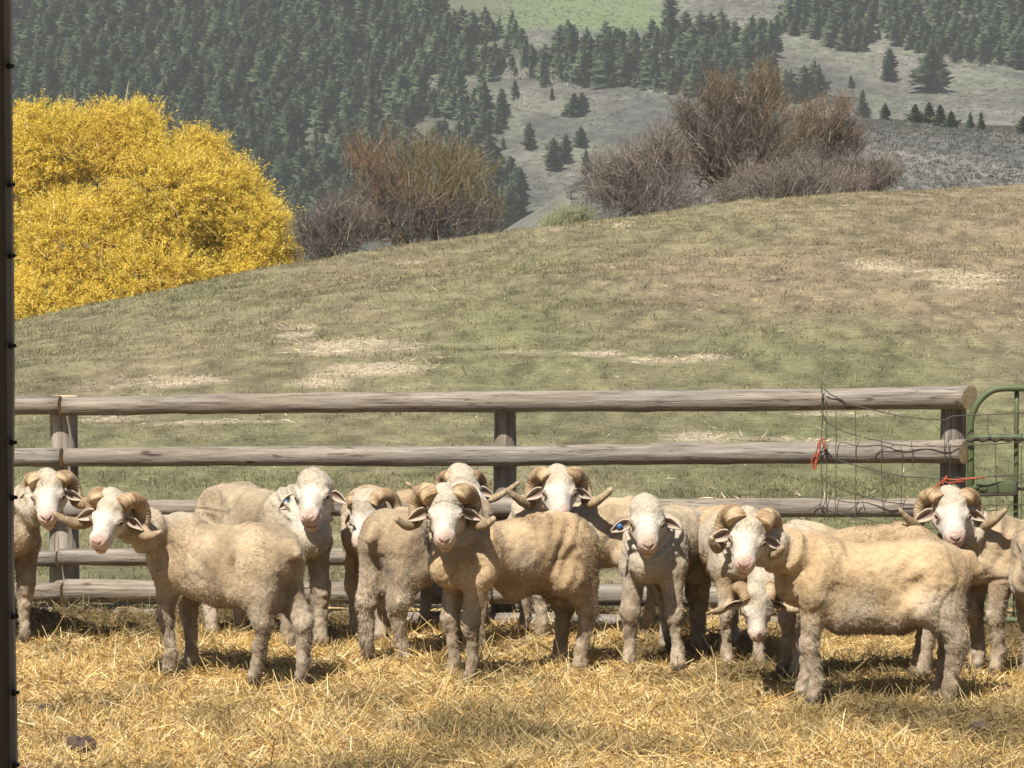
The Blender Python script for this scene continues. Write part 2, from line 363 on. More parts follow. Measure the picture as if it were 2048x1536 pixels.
# ------------------------------------------------------------------ straw bedding
def straw_colors(n, P0):
    pal = np.array([[0.60, 0.40, 0.14], [0.70, 0.52, 0.23], [0.44, 0.27, 0.085], [0.78, 0.64, 0.36], [0.50, 0.36, 0.16], [0.27, 0.18, 0.085], [0.62, 0.50, 0.30]])
    c = pal[RNG.choice(len(pal), n, p=[.22, .20, .17, .13, .12, .10, .06])]
    d = fbm(P0[:, :2], 1.1, 81, 3); d2 = fbm(P0[:, :2], 3.0, 82, 2)
    c = mix(c, np.array([.24, .18, .085]), (.75 * sst(0.0, 0.40, d) + .35 * sst(0.1, .4, d2))[:, None].clip(0, .85)); k = 1.05 - 0.25 * sst(0.05, 0.5, d) - 0.20 * sst(0.05, 0.45, d2)
    return c * k[:, None] * RNG.uniform(0.75, 1.15, n)[:, None]
n = 440000
py = np.sqrt(RNG.uniform(15.3 ** 2, 21.5 ** 2, n)); py = np.where(RNG.random(n) < .3, RNG.uniform(15.3, 18.5, n), py)
px = RNG.uniform(-1, 1, n) * py * 0.19
cl = fbm(np.c_[px, py], 5.0, 83, 2)
CL = [(162, 1502, .075), (90, 1530, .04), (1742, 1470, .035), (1868, 1484, .055), (1962, 1468, .065), (220, 1412, .05), (80, 1418, .06)]
keep = RNG.random(n) < (0.70 + 0.6 * cl)
for a, b, r in CL:
    t = on_terrain(a, b, lambda q, w_: q * 0.0, 15, 22, 0.02); keep &= ~(((px - t[0]) ** 2 + ((py - t[1]) * .8) ** 2 < r * r) & (RNG.random(len(px)) < .93))
px, py = px[keep], py[keep]; n = len(px)
P0 = np.c_[px, py, yard_h(px, py) + RNG.uniform(0.0, 0.02, n) + 0.012]
az = RNG.uniform(0, 2 * np.pi, n); el = np.abs(RNG.normal(0.06, 0.26, n))
D = np.c_[np.cos(az) * np.cos(el), np.sin(az) * np.cos(el), np.sin(el)]
b = RNG.normal(size=(n, 3)) * 0.95; b[:, 2] -= 0.2
L = RNG.gamma(4.5, 0.0075, n).clip(0.012, 0.052)
V, Q, bi = ribbons(P0, D, L, RNG.uniform(0.003, 0.0078, n), b, 3, taper=0.5)
V[:, 2] = np.maximum(V[:, 2], yard_h(V[:, 0], V[:, 1]) + 0.004)
tag(add('loose_straw', make_mesh('loose_straw', V, Q, mats=[M['straw']], col=straw_colors(n, P0)[bi])), 'golden loose straw bedding covering the yard floor', 'straw', kind='stuff')

# clods of dung in the straw
def clod(px, py, rx, rz, label, seed):
    rx *= 1.05; rz *= 1.05
    t = on_terrain(px, py, lambda a, b: a * 0.0, 15, 22, 0.02)
    n1, n2 = 28, 18; V = []
    for i in range(n2 + 1):
        ph = math.pi * i / n2
        for j in range(n1):
            th = 2 * math.pi * j / n1; V.append((math.cos(th) * math.sin(ph), math.sin(th) * math.sin(ph), math.cos(ph)))
    V = np.array(V); V = V * (1 + 0.22 * vn(V, 2.6, seed) + 0.16 * vn(V, 5, seed + 1) + .08 * vn(V, 11, seed + 2))[:, None] * np.array([rx, rx * .8, rz])
    Q = [(i * n1 + j, i * n1 + (j + 1) % n1, (i + 1) * n1 + (j + 1) % n1, (i + 1) * n1 + j) for i in range(n2) for j in range(n1)]
    o = add('dung_clod', make_mesh('dung_clod', V, Q, mats=[M['clod']]), loc=(t[0], t[1], float(yard_h(np.array([t[0]]), np.array([t[1]]))[0]) + rz * 0.75))
    tag(o, label, 'clod', 'dark clods lying in the straw')
clod(162, 1502, 0.062, 0.050, 'largest rounded dark clod in the straw near the left doorpost', 201)
clod(90, 1530, 0.035, 0.02, 'small dark clod in the straw just right of the doorpost at the bottom', 202)
clod(1742, 1470, 0.028, 0.02, 'small dark clod left of the two flat ones in the right foreground', 203)
clod(1868, 1484, 0.048, 0.018, 'flat dark clod in the straw, middle one of the right foreground', 204)
clod(1962, 1468, 0.058, 0.026, 'larger dark clod furthest right in the right foreground straw', 205)
clod(220, 1412, 0.06, 0.018, 'flattened brown clod in the straw in front of the left horned ram', 206)
clod(80, 1418, 0.07, 0.02, 'flattened brown clod in the straw beside the doorpost', 207)

# ------------------------------------------------------------------ grass and hay on the pasture
n = 150000
y = RNG.uniform(21.6, 31, n); x = RNG.uniform(-1, 1, n) * y * 0.16
y2 = np.sqrt(RNG.uniform(31 ** 2, 84 ** 2, 260000)); x2 = RNG.uniform(-1, 1, 260000) * y2 * 0.15
x = np.r_[x, x2]; y = np.r_[y, y2]
cl = fbm(np.c_[x, y], 1.6, 91, 3); k = RNG.random(len(x)) < 0.55 + 0.9 * cl; x, y = x[k], y[k]; n = len(x)
P0 = np.c_[x, y, past_h(x, y) - 0.005]
D = RNG.normal(size=(n, 3)) * 0.55; D[:, 2] = 1
far = sst(28, 60, y)
L = RNG.uniform(0.025, 0.08, n) * (0.55 + 0.2 * far); W = RNG.uniform(0.005, 0.010, n) * (1 + .8 * far)
c = past_base(x, y) * RNG.uniform(0.85, 1.45, n)[:, None]
dry = RNG.random(n) < 0.20 + 0.25 * (far > .3); c[dry] = np.array([0.33, 0.27, 0.15]) * RNG.uniform(0.6, 1.25, dry.sum())[:, None]
dk = RNG.random(n) < .035; c[dk] *= .55
V, Q, bi = ribbons(P0, D, L, W, RNG.normal(size=(n, 3)) * 0.3, 2)
tag(add('pasture_grass', make_mesh('pasture_grass', V, Q, mats=[M['blade']], col=c[bi])), 'short patchy green and brown grass on the rising pasture', 'grass', kind='stuff')
n = 260000
y = np.sqrt(RNG.uniform(21.9 ** 2, 84 ** 2, n)); x = RNG.uniform(-1, 1, n) * y * 0.15
h = hay_at(x, y) + 0.45 * fbm(np.c_[x, y], 1.8, 53, 4)
k = RNG.random(n) < sst(0.3, 1.0, h) * 0.6 + 0.004; x, y = x[k], y[k]; n = len(x)
P0 = np.c_[x, y, past_h(x, y) + 0.012]
az = RNG.uniform(0, 2 * np.pi, n); el = np.abs(RNG.normal(0.1, 0.22, n)); D = np.c_[np.cos(az), np.sin(az) * .8, np.sin(el)]
V, Q, bi = ribbons(P0, D, RNG.uniform(0.04, 0.13, n), RNG.uniform(0.005, 0.011, n), RNG.normal(size=(n, 3)) * 0.2, 2)
V[:, 2] = np.maximum(V[:, 2], past_h(V[:, 0], V[:, 1]) + 0.004)
c = np.array([0.58, 0.49, 0.33]) * RNG.uniform(0.6, 1.2, n)[:, None]
tag(add('scattered_hay', make_mesh('scattered_hay', V, Q, mats=[M['straw']], col=c[bi])), 'pale old hay strewn in patches over the pasture', 'hay', kind='stuff')

# ------------------------------------------------------------------ fence
def fy(px):  # depth of the fence line at image column px; the right end stands nearer
    x0, y0 = X(125, 21.6), 21.6; x1, y1 = X(1908, 20.72), 20.72
    m = (y1 - y0) / (x1 - x0); t = (px - 1024.0) / F
    return (y0 - m * x0) / (1 - m * t)
def log(name, path, r, parent, seed, wm='wood', nseg=60, ns=20, crook=0.008):
    path = np.asarray(path, float); t = np.linspace(0, 1, nseg)
    pth = np.stack([np.interp(t, np.linspace(0, 1, len(path)), path[:, k]) for k in range(3)], 1)
    Ln = np.linalg.norm(pth[-1] - pth[0])
    wob = np.c_[vn(np.c_[t * Ln * .8, t * 0, t * 0], 1, seed), vn(np.c_[t * Ln * .8, t * 0, t * 0], 1, seed + 5), vn(np.c_[t * Ln * .8, t * 0, t * 0], 1, seed + 9)] * crook
    pth = pth + wob * np.array([1, 0.5, 1])
    rr = np.interp(t, [0, 1], r) * (1 + 0.03 * vn(np.c_[t * Ln * 2, t * 0, t * 0], 1, seed + 2))
    V, Q, T = tube(pth, rr, ns, 0.006, seed, freq=14)
    # grain coordinates: x along the log, y/z across
    ax = unit(pth[-1] - pth[0]); s = (V - pth[0]) @ ax
    a = unit(np.cross(ax, [0.3, 0.9, 0.2])); b2 = np.cross(ax, a)
    g = np.stack([s + seed * 3.7, (V - pth[0]) @ a + seed, (V - pth[0]) @ b2], 1)
    me = make_mesh(name, V, Q, T, mats=[M[wm], M['cut']], col=g, midx=np.r_[np.zeros(len(Q)), np.ones(len(T))])
    for i in range(len(Q), len(Q) + len(T)): me.polygons[i].use_smooth = False
    return add(name, me, parent)
fence = empty('rail_fence', (0, 0, 0))
tag(fence, 'weathered grey pole fence with round rails nailed to round posts behind the sheep', 'fence')
posts = [(124, 0.080, 786), (1008, 0.062, 792), (1906, 0.068, 784), (-760, 0.07, 790)]
for i, (px, r, ty) in enumerate(posts):
    Yp = fy(px) + 0.12; top = P(px, ty + 6, Yp)[2]; x = X(px, Yp)
    log('post', [(x, Yp, -0.3), (x + 0.005, Yp, top)], (r * 1.08, r * 0.98), fence, 300 + i, nseg=24, wm='wood_pale' if i == 0 else 'wood')
# rails: (px0, y0, px1, y1, r0, r1) centre lines in the plane of the fence
rails = [(128, 811, 1936, 795, .052, .0625), (130, 915, 1932, 905, .052, .0625), (128, 1018, 1868, 1013, .047, .052), (122, 1113, 1868, 1112, .048, .050), (132, 1181, 1868, 1197, .064, .056), (140, 1233, 1868, 1256, .055, .05),
         (-760, 815, 122, 812, .055, .052), (-760, 918, 124, 917, .05, .054), (-760, 1020, 122, 1018, .05, .046), (-760, 1110, 117, 1115, .05, .045), (-760, 1180, 126, 1183, .055, .058), (-760, 1233, 134, 1233, .055, .053)]
for i, (a, ya, bq, yb, r0, r1) in enumerate(rails):
    pa = P(a, ya, fy(a)); pb = P(bq, yb, fy(bq))
    o = log('rail', [pa, pb], (r0, r1), fence, 330 + 7 * i, nseg=70 if bq > 500 else 24)
    if bq > 1900:   # the sawn ends at the gate are cut slanting
        ax = unit(pb - pa)
        for v in o.data.vertices:
            d = (np.array(v.co) - pb) @ ax
            if d > -0.06:
                k = (d + 0.06) / 0.06; v.co.x += k * (0.55 * (v.co.y - pb[1]) + 0.10 * (v.co.z - pb[2]))

# ------------------------------------------------------------------ gate
GY = fy(1960) + 0.02
gx = lambda px: X(px, GY)
gz = lambda py: P(1990, py, GY)[2]
gate = empty('farm_gate', (gx(1940), GY, 0))
tag(gate, 'green tubular steel farm gate with rounded top corner beside the fence end', 'gate')
def gpart(name, pieces, m):
    V, Q, T = join(pieces); o = add(name, make_mesh(name, V - np.array([gx(1940), GY, 0]), Q, T, mats=[m]), gate); return o
def dens(path, n=8):
    path = np.asarray(path, float); out = []
    for a, b3 in zip(path[:-1], path[1:]):
        for k in range(n): out.append(a + (b3 - a) * k / n)
    out.append(path[-1]); return np.array(out)
arc = [(gx(2010) - (gx(2010) - gx(1943)) * math.sin(a), GY, gz(855) + (gz(776) - gz(855)) * math.cos(a)) for a in np.linspace(0, math.pi / 2, 14)]
xr = gx(1943) + 3.0
frame = [(xr, GY, gz(775))] + arc + [(gx(1944), GY, gz(880)), (gx(1947), GY, 0.12)]
gpart('frame', [tube(np.array(frame), 0.019, 12)], M['gate'])
for py, r in ((875, .019), (975, .017), (1085, .017), (1180, .017), (1240, .017)):
    gpart('bar', [tube(dens([(gx(1944), GY - .004, gz(py)), (xr, GY - .004, gz(py - 2))], 20), r, 10)], M['gate'])
for xx in (gx(2037), gx(2037) + .9, gx(2037) + 1.8):
    gpart('brace', [tube(dens([(xx, GY + .025, gz(775)), (xx, GY + .025, gz(1240))]), .013, 10)], M['gate'])
o = gpart('latch', [boxv(gx(1955), gx(2034), GY - .05, GY - .02, gz(986), gz(962))], M['gate']); bevel(o, .006)
gpart('latch_rod', [tube(dens([(gx(1940), GY - .06, gz(989)), (gx(2036), GY - .06, gz(987))]), .006, 8), tube(dens([(gx(2035), GY - .058, gz(990)), (gx(2035), GY - .058, gz(960))]), .006, 8)], M['rust'])
gpart('chain', [tube(np.array([(gx(1935 + 4 * k), GY - .04 - .006 * (k % 2), gz(878 + 3 * math.sin(k))) for k in range(28)]), .008, 6)], M['rust'])

# ------------------------------------------------------------------ wire netting hung over the fence end and gate
def fp(px, py, off=0.085): 
    Y = (fy(px) if px < 1935 else GY) - off; return P(px, py, Y)
WR = .0021
net = empty('wire_netting', tuple(fp(1780, 1000)))
tag(net, 'sagging rusty woven wire netting hung over the fence end and the gate', 'wire netting')
base = fp(1780, 1000)
def wires(name, lst, r):
    for k, l in enumerate(lst):
        q = []
        for (a, b3), (c2, d2) in zip(l[:-1], l[1:]):
            nn = max(3, int(abs(c2 - a) + abs(d2 - b3)) // 9)
            for s in range(nn): q.append((a + (c2 - a) * s / nn, b3 + (d2 - b3) * s / nn))
        q.append(l[-1])
        pts = np.array([fp(u + random.uniform(-.7, .7), v + random.uniform(-.7, .7), 0.075 + 0.01 * math.sin(u * .07 + k)) for u, v in q])
        V, Q, T = tube(pts - base, r, 5, caps=False); add(name, make_mesh(name, V, Q, T, mats=[M['wire']]), net)
hor = [[(1648, 778), (1660, 788), (1690, 803), (1711, 811), (1750, 821), (1800, 832), (1850, 838), (1890, 840), (1905, 832), (1950, 830), (2048, 826), (2120, 826)],
       [(1646, 826), (1652, 843), (1668, 854), (1690, 865), (1740, 878), (1790, 889), (1830, 893), (1890, 894), (1950, 890), (2048, 884), (2120, 884)],
       [(1650, 895), (1662, 910), (1680, 922), (1715, 932), (1760, 943), (1810, 953), (1880, 957), (1960, 955), (2048, 948), (2120, 946)],
       [(1645, 950), (1652, 965), (1670, 974), (1700, 985), (1740, 996), (1780, 1005), (1830, 1010), (1890, 1014), (2048, 1008), (2120, 1006)],
       [(1640, 1010), (1660, 1022), (1700, 1034), (1800, 1052), (1900, 1060), (2048, 1060), (2120, 1060)], [(1650, 1110), (1800, 1135), (2048, 1140), (2120, 1140)]]
wires('line_wire', hor[:], .0031)
ver = [[(1643, 762), (1644, 800), (1644, 850)], [(1643, 770), (1646, 830), (1640, 900), (1645, 990), (1634, 1032)], [(1652, 800), (1652, 900), (1654, 960), (1652, 1030)], [(1672, 812), (1672, 930), (1670, 1040)],
       [(1711, 812), (1712, 930), (1711, 1032), (1712, 1130)], [(1762, 880), (1763, 940), (1766, 1030)], [(1823, 885), (1825, 930)], [(1801, 893), (1805, 915), (1802, 1022)],
       [(1897, 872), (1900, 940), (1904, 982)], [(1888, 850), (1890, 925)], [(1976, 830), (1977, 885)], [(2035, 826), (2036, 884)], [(1990, 885), (1992, 955), (1994, 1140)], [(2043, 890), (2043, 1140)],
       [(1735, 922), (1760, 902), (1795, 888)], [(1684, 1030), (1722, 1003)], [(1605, 1028), (1640, 1008), (1650, 1018), (1658, 1036)], [(1725, 1000), (1731, 1030)], [(2000, 1140), (2002, 1250)], [(2030, 1060), (2030, 1250)]]
wires('stay_wire', ver, .0022)

def twine(pieces, label, seed):
    rs = random.Random(seed); ps = []; b0 = fp(*pieces[0][0])
    for l in pieces:
        for rep in range(3):
            q = np.array(l, float); n_ = 16; t = np.linspace(0, 1, n_)
            uu = np.interp(t, np.linspace(0, 1, len(q)), q[:, 0]); vv = np.interp(t, np.linspace(0, 1, len(q)), q[:, 1])
            ph = rs.uniform(0, 6); pts = np.array([fp(u + 2.6 * math.sin(ph + 9 * k_ / n_ + rep) + rs.uniform(-1, 1), v + rs.uniform(-1.2, 1.2), 0.095 + .012 * math.sin(rep * 2 + k_ * .5)) for k_, (u, v) in enumerate(zip(uu, vv))])
            ps.append(tube(pts - b0, .0028, 5, caps=False))
    V, Q, T = join(ps); tag(add('baling_twine', make_mesh('baling_twine', V, Q, T, mats=[M['twine']]), loc=tuple(b0)), label, 'twine', 'orange twine tied to the wire netting')
twine([[(1646, 876), (1636, 890), (1635, 910), (1632, 928), (1629, 940)], [(1646, 876), (1648, 890), (1651, 900)], [(1634, 905), (1624, 922), (1626, 935)]], 'frayed orange baling twine knotted on the middle rail of the fence', 1)
twine([[(1893, 952), (1886, 962), (1872, 974), (1864, 988), (1860, 996)], [(1890, 960), (1886, 978), (1888, 996)], [(1886, 958), (1910, 960), (1940, 957), (1968, 955)], [(1884, 962), (1905, 966), (1928, 962)]], 'orange baling twine wrapped around the fence end post above a ram', 2)

# ------------------------------------------------------------------ the barn doorway the picture is taken from
barn = empty('barn', (X(0, 3.0), 3.0, 0))
tag(barn, 'dark barn doorway edge with a grey steel strip and black bolts on the far left', 'barn')
BY = 3.0; bx = X(0, BY)
def bpart(name, prs, m, bev=None):
    V, Q, T = join(prs); o = add(name, make_mesh(name, V - np.array([bx, BY, 0]), Q, T, mats=[m], smooth=False), barn)
    orient(o)
    if bev: bevel(o, bev)
    return o
bpart('door_post', [boxv(X(12, BY + .12) - 0.16, X(12, BY + .12), BY - .05, BY + .12, -0.05, 3.55)], M['barn'], .002)
# steel strip: slightly bent, wider at the top
zz = np.linspace(-0.02, 3.5, 80); xe = X(27, BY + .13) - (3.0 - zz) * 0.0016 + 0.0012 * vn(np.c_[zz, zz * 0], 6, 5)
sv, sq = [], []
for i, z in enumerate(zz):
    x0, x1 = X(-40, BY + .13), xe[i]; yb = BY + .122
    sv += [(x0, yb, z), (x1, yb, z), (x1 + .0012, yb + .004, z), (x1, yb + .012, z), (x0, yb + .012, z)]
for i in range(len(zz) - 1):
    for j in range(5): a = i * 5; sq.append((a + j, a + (j + 1) % 5, a + 5 + (j + 1) % 5, a + 5 + j))
bpart('steel_strip', [(np.array(sv), np.array(sq), np.zeros((0, 3), int))], M['strip'])
for py in (-60, 133, 370, 512, 692, 885, 995, 1232, 1385, 1530):
    z = P(20, py, BY + .12)[2]; x = X(19, BY + .11)
    th = np.linspace(0, 2 * math.pi, 9)[:-1]
    bpart('bolt', [tube(np.array([(x, BY + .122, z), (x, BY + .112, z)]), .0022, 8), tube(np.array([(x, BY + .119, z), (x + .0035, BY + .118, z + .0003)]), .0016, 6)], M['bolt'])
bpart('wall', [boxv(bx - 6.0, X(12, BY + .12) - 0.162, BY - .04, BY + .06, -0.05, 3.55), boxv(bx - 6.0, bx - 5.9, .8, BY - .05, -0.05, 3.55)], M['barn'])
bpart('shade_roof', [boxv(bx - 6.2, 5, .5, BY + 1.0, 3.56, 3.66)], M['barn'])  # unseen roof, added and sized to keep the doorpost and strip shaded
bpart('far_post', [boxv(4.6, 4.8, BY - .05, BY + .12, -0.05, 3.55)], M['barn'])

# ------------------------------------------------------------------ sheep
def surface_nets(S, xs, ys, zs):
    s = S < 0
    nx, ny, nz = S.shape
    cnt = np.zeros((nx - 1, ny - 1, nz - 1), np.int8)
    for a in (0, 1):
        for b in (0, 1):
            for c in (0, 1): cnt += s[a:nx - 1 + a, b:ny - 1 + b, c:nz - 1 + c]
    act = (cnt > 0) & (cnt < 8)
    I, J, K = np.nonzero(act); n = len(I)
    idx = -np.ones(act.shape, np.int64); idx[I, J, K] = np.arange(n)
    acc = np.zeros((n, 3)); m = np.zeros(n)
    cor = [(a, b, c) for a in (0, 1) for b in (0, 1) for c in (0, 1)]
    val = {q: S[I + q[0], J + q[1], K + q[2]] for q in cor}
    pos = {q: np.stack([xs[I + q[0]], ys[J + q[1]], zs[K + q[2]]], 1) for q in cor}
    for q in cor:
        for ax in range(3):
            if q[ax] == 0:
                r = list(q); r[ax] = 1; r = tuple(r)
                v0, v1 = val[q], val[r]; k = (v0 < 0) != (v1 < 0)
                t = v0[k] / (v0[k] - v1[k])
                acc[k] += pos[q][k] + (pos[r][k] - pos[q][k]) * t[:, None]; m[k] += 1
    V = acc / m[:, None]
    Qs = []
    for ax in range(3):
        sl0 = [slice(None)] * 3; sl1 = [slice(None)] * 3
        sl0[ax] = slice(0, -1); sl1[ax] = slice(1, None)
        A, B = s[tuple(sl0)], s[tuple(sl1)]
        ch = A != B
        b, c = (ax + 1) % 3, (ax + 2) % 3
        E = np.array(np.nonzero(ch)).T
        ok = (E[:, b] > 0) & (E[:, c] > 0) & (E[:, b] < S.shape[b] - 1) & (E[:, c] < S.shape[c] - 1)
        E = E[ok]; ins = A[tuple(E.T)]
        def cell(db, dc):
            e = E.copy(); e[:, b] -= db; e[:, c] -= dc; return idx[e[:, 0], e[:, 1], e[:, 2]]
        q = np.stack([cell(1, 1), cell(0, 1), cell(0, 0), cell(1, 0)], 1)
        q[~ins] = q[~ins][:, ::-1]
        Qs.append(q)
    return V, np.vstack(Qs)
def vnormals(V, Q):
    a = V[Q[:, 2]] - V[Q[:, 0]]; b = V[Q[:, 3]] - V[Q[:, 1]]; fn_ = np.cross(a, b)
    N = np.zeros_like(V)
    for k in range(4):
        for d in range(3): N[:, d] += np.bincount(Q[:, k], fn_[:, d], len(V))
    return unit(N), np.linalg.norm(fn_, axis=1) / 2
def smooth_mesh(V, Q, it=2, lam=0.5):
    for _ in range(it):
        acc = np.zeros_like(V); m = np.zeros(len(V))
        for k in range(4):
            for kk in ((k + 1) % 4, (k + 3) % 4):
                m += np.bincount(Q[:, k], minlength=len(V))
                for d in range(3): acc[:, d] += np.bincount(Q[:, k], V[Q[:, kk], d], len(V))
        V = V * (1 - lam) + lam * acc / m[:, None]
    return V

class SDF:
    def __init__(s, xs, ys, zs):
        s.xs, s.ys, s.zs = xs, ys, zs; s.S = np.full((len(xs), len(ys), len(zs)), 0.3, np.float32)
    def _sub(s, lo, hi):
        r = []
        for g, l, h in zip((s.xs, s.ys, s.zs), lo, hi):
            r.append(slice(max(0, np.searchsorted(g, l) - 1), min(len(g), np.searchsorted(g, h) + 1)))
        return tuple(r)
    def cone(s, a, b, r1, r2, k=0.03, q=None, sub=False):
        a = np.asarray(a, float); b = np.asarray(b, float); rm = max(r1, r2) * (1.35 if q else 1) + 0.06 + k
        sl = s._sub(np.minimum(a, b) - rm, np.maximum(a, b) + rm)
        Xg = s.xs[sl[0]][:, None, None]; Yg = s.ys[sl[1]][None, :, None]; Zg = s.zs[sl[2]][None, None]
        qy = q if q else 1.0
        px, py, pz = Xg - a[0], (Yg - a[1]) / qy, Zg - a[2]
        d = b - a; d = np.array([d[0], d[1] / qy, d[2]]); L2 = max(d @ d, 1e-9)
        h = np.clip((px * d[0] + py * d[1] + pz * d[2]) / L2, 0, 1)
        dist = np.sqrt((px - h * d[0]) ** 2 + (py - h * d[1]) ** 2 + (pz - h * d[2]) ** 2) - (r1 + (r2 - r1) * h)
        cur = s.S[sl]
        if sub:
            x = -dist; h = np.clip(0.5 - 0.5 * (x - cur) / -k, 0, 1) if False else np.clip(0.5 + 0.5 * (x - cur) / k, 0, 1)
            s.S[sl] = cur * (1 - h) + x * h + k * h * (1 - h)
        else:
            h = np.clip(0.5 + 0.5 * (dist - cur) / k, 0, 1)
            s.S[sl] = dist * (1 - h) + cur * h - k * h * (1 - h)

def axis_grid(lo, hi, a, b, fine, coarse):
    a = max(a, lo); b = min(b, hi)
    g = [np.arange(lo, a, coarse)] if a > lo + 1e-6 else []
    g.append(np.arange(a, b, fine)); 
    if hi > b + 1e-6: g.append(np.arange(b, hi + coarse, coarse))
    return np.concatenate(g)

HEADS = []
def sheep(name, label, group, opx, oY, yaw, head, horned=True, size=1.0, seed=0, fore=None, hind=None, horn=None, tint=(1, 1, 1), dirt=0.5, tagged=False, ear=(0.0, 0.0), lift=0.0, fat=1.0, cat='ram', hscale=1.12, deep=0.0, woolly=1.0):
    """opx/oY: image column and depth of mid-body; yaw: heading in degrees (180 = to the left, 270 = to the camera);
    head = (px, py, Y, face_yaw, pitch, roll)"""
    rs = np.random.default_rng(seed)
    ox = X(opx, oY); lift = lift + .022; root = empty(name, (ox, oY, lift), R(yaw))
    tag(root, label, cat, group)
    cy, sy = math.cos(R(yaw)), math.sin(R(yaw))
    def loc(p): d = np.asarray(p, float) - np.array([ox, oY, lift]); return np.array([d[0] * cy + d[1] * sy, -d[0] * sy + d[1] * cy, d[2]])
    def ldir(d): return np.array([d[0] * cy + d[1] * sy, -d[0] * sy + d[1] * cy, d[2]])
    hp = loc(P(head[0], head[1], head[2]))
    fyaw, fp_, fr = R(head[3]), R(head[4] - 7), R(head[5])
    Fw = np.array([math.sin(fyaw) * math.cos(fp_), -math.cos(fyaw) * math.cos(fp_), -math.sin(fp_)])
    Rw = np.array([math.cos(fyaw), math.sin(fyaw), 0.0])            # image-right side of the face
    Uw = np.cross(Rw, Fw); Uw = -Uw if Uw[2] < 0 else Uw
    Rr = Rw * math.cos(fr) + Uw * math.sin(fr); Ur = -Rw * math.sin(fr) + Uw * math.cos(fr)
    Fv, Rv, Uv = ldir(Fw), ldir(Rr), ldir(Ur)
    s = size
    O = hp - (Fv * 0.055 + Uv * 0.02) * s * hscale
    hs = s * hscale
    H = lambda f, r, u: O + (Fv * f + Rv * r + Uv * u) * hs
    fo = fore or [(0.0, 0.0), (0.0, 0.0)]; hi_ = hind or [(0.0, 0.0), (0.0, 0.0)]
    lo = np.array([-0.60, -0.34, -0.02]) * s; hi = np.array([0.52, 0.34, 0.92]) * s
    lo = np.minimum(lo, O - .30); hi = np.maximum(hi, O + .30)
    lo[2] = -0.03
    xs = axis_grid(lo[0], hi[0], O[0] - .24, O[0] + .24, .0056, .0105); ys = axis_grid(lo[1], hi[1], O[1] - .24, O[1] + .24, .0056, .0105); zs = axis_grid(lo[2], hi[2], O[2] - .26, O[2] + .16, .0056, .0105)
    G = SDF(xs, ys, zs); q = 0.95 * fat
    v = lambda x, y, z: np.array([x, y, z + .045 * min(1, max(0, (z - .02) / .36))]) * s
    mz = 1 + rs.uniform(-.07, .07); mw = 1 + rs.uniform(-.10, .10)
    G.cone(v(.20, 0, .565), v(-.14, 0, .545), .150 * s, .168 * s, .05, q)
    G.cone(v(-.10, 0, .570), v(-.30, 0, .590), .155 * s, .138 * s, .06, q)
    G.cone(v(-.28, 0, .60), v(-.41, 0, .585), .142 * s, .112 * s, .06, q)
    G.cone(v(.27, 0, .60), v(.33, 0, .52), .125 * s, .118 * s, .07, .88)
    G.cone(v(.16, 0, .66), v(.27, 0, .66), .085 * s, .085 * s, .06)
    for i, sd in enumerate((-1, 1)):   # index 0 = animal's right (-y)
        G.cone(v(.19, sd * .085, .63), v(.235, sd * .110, .48), .080 * s, .074 * s, .06)
        G.cone(v(-.33, sd * .085, .690), v(-.35, sd * .10, .675), .040 * s, .036 * s, .05)
        fx, fyy = fo[i]; 
        knee = v(.275 + fx * .45, sd * .095 + fyy * .5, .262); fet = v(.255 + fx * .9, sd * .088 + fyy * .95, .085); hoof = v(.272 + fx, sd * .088 + fyy, .012)
        G.cone(v(.245, sd * .100, .47), knee, .066 * s, .042 * s, .04)
        G.cone(knee, fet, .038 * s, .027 * s, .015); G.cone(fet, hoof, .031 * s, .034 * s, .015)
        G.cone(knee + v(.008, 0, 0), knee + v(.006, 0, -.03), .043 * s, .039 * s, .015)
        hx, hyy = hi_[i]
        stif = v(-.275, sd * .115, .43); hock = v(-.435 + hx * .6, sd * .098 + hyy * .6, .272); hf = v(-.405 + hx, sd * .092 + hyy, .085); hh = v(-.385 + hx, sd * .092 + hyy, .012)
        G.cone(v(-.355, sd * .075, .60), stif, .118 * s, .100 * s, .05)
        G.cone(v(-.40, sd * .075, .53), v(-.40, sd * .09, .42), .100 * s, .080 * s, .05)
        G.cone(v(-.33, sd * .108, .42), hock, .076 * s * woolly, .043 * s * woolly, .04)
        G.cone(v(-.42, sd * .085, .44), hock, .060 * s, .047 * s, .04)
        G.cone(hock, hf, .041 * s * woolly, .030 * s * woolly, .02); G.cone(hf, hh, .033 * s * woolly, .036 * s, .015)
    G.cone(v(-.04, 0, .40), v(-.24, 0, .43), .085 * s, .06 * s, .06)      # belly line
    if deep: G.cone(v(.10, 0, .49 - deep), v(-.16, 0, .48 - deep), .13 * s, .125 * s, .06)
    G.cone(v(-.50, 0, .655), v(-.545, 0, .60), .034 * s, .030 * s, .03)    # docked tail
    if name == 'ram': G.cone(v(-.375, 0, .40), v(-.385, 0, .34), .055 * s, .050 * s, .03)
    # neck
    nb = v(.27, 0, .635); back = H(-.045, 0, -.02); mid = (nb + back) / 2 + np.array([0.02, 0, -.012])
    G.cone(nb, mid, .118 * s, .090 * s, .06); G.cone(mid, back, .090 * s, .074 * s, .05)
    G.cone(v(.31, 0, .53), (mid * .6 + nb * .4) + np.array([0, 0, -.05]), .095 * s, .07 * s, .05)
    G.cone(mid + np.array([.01, 0, -.03]), H(.0, 0, -.045), .07 * s, .050 * s, .04)
    # head
    G.cone(H(-.02, 0, .012), H(.040, 0, .008), .074 * hs, .066 * hs, .03)
    G.cone(H(.02, 0, .00), H(.150 * mz, 0, -.012), .060 * hs, .044 * hs * mw, .02)
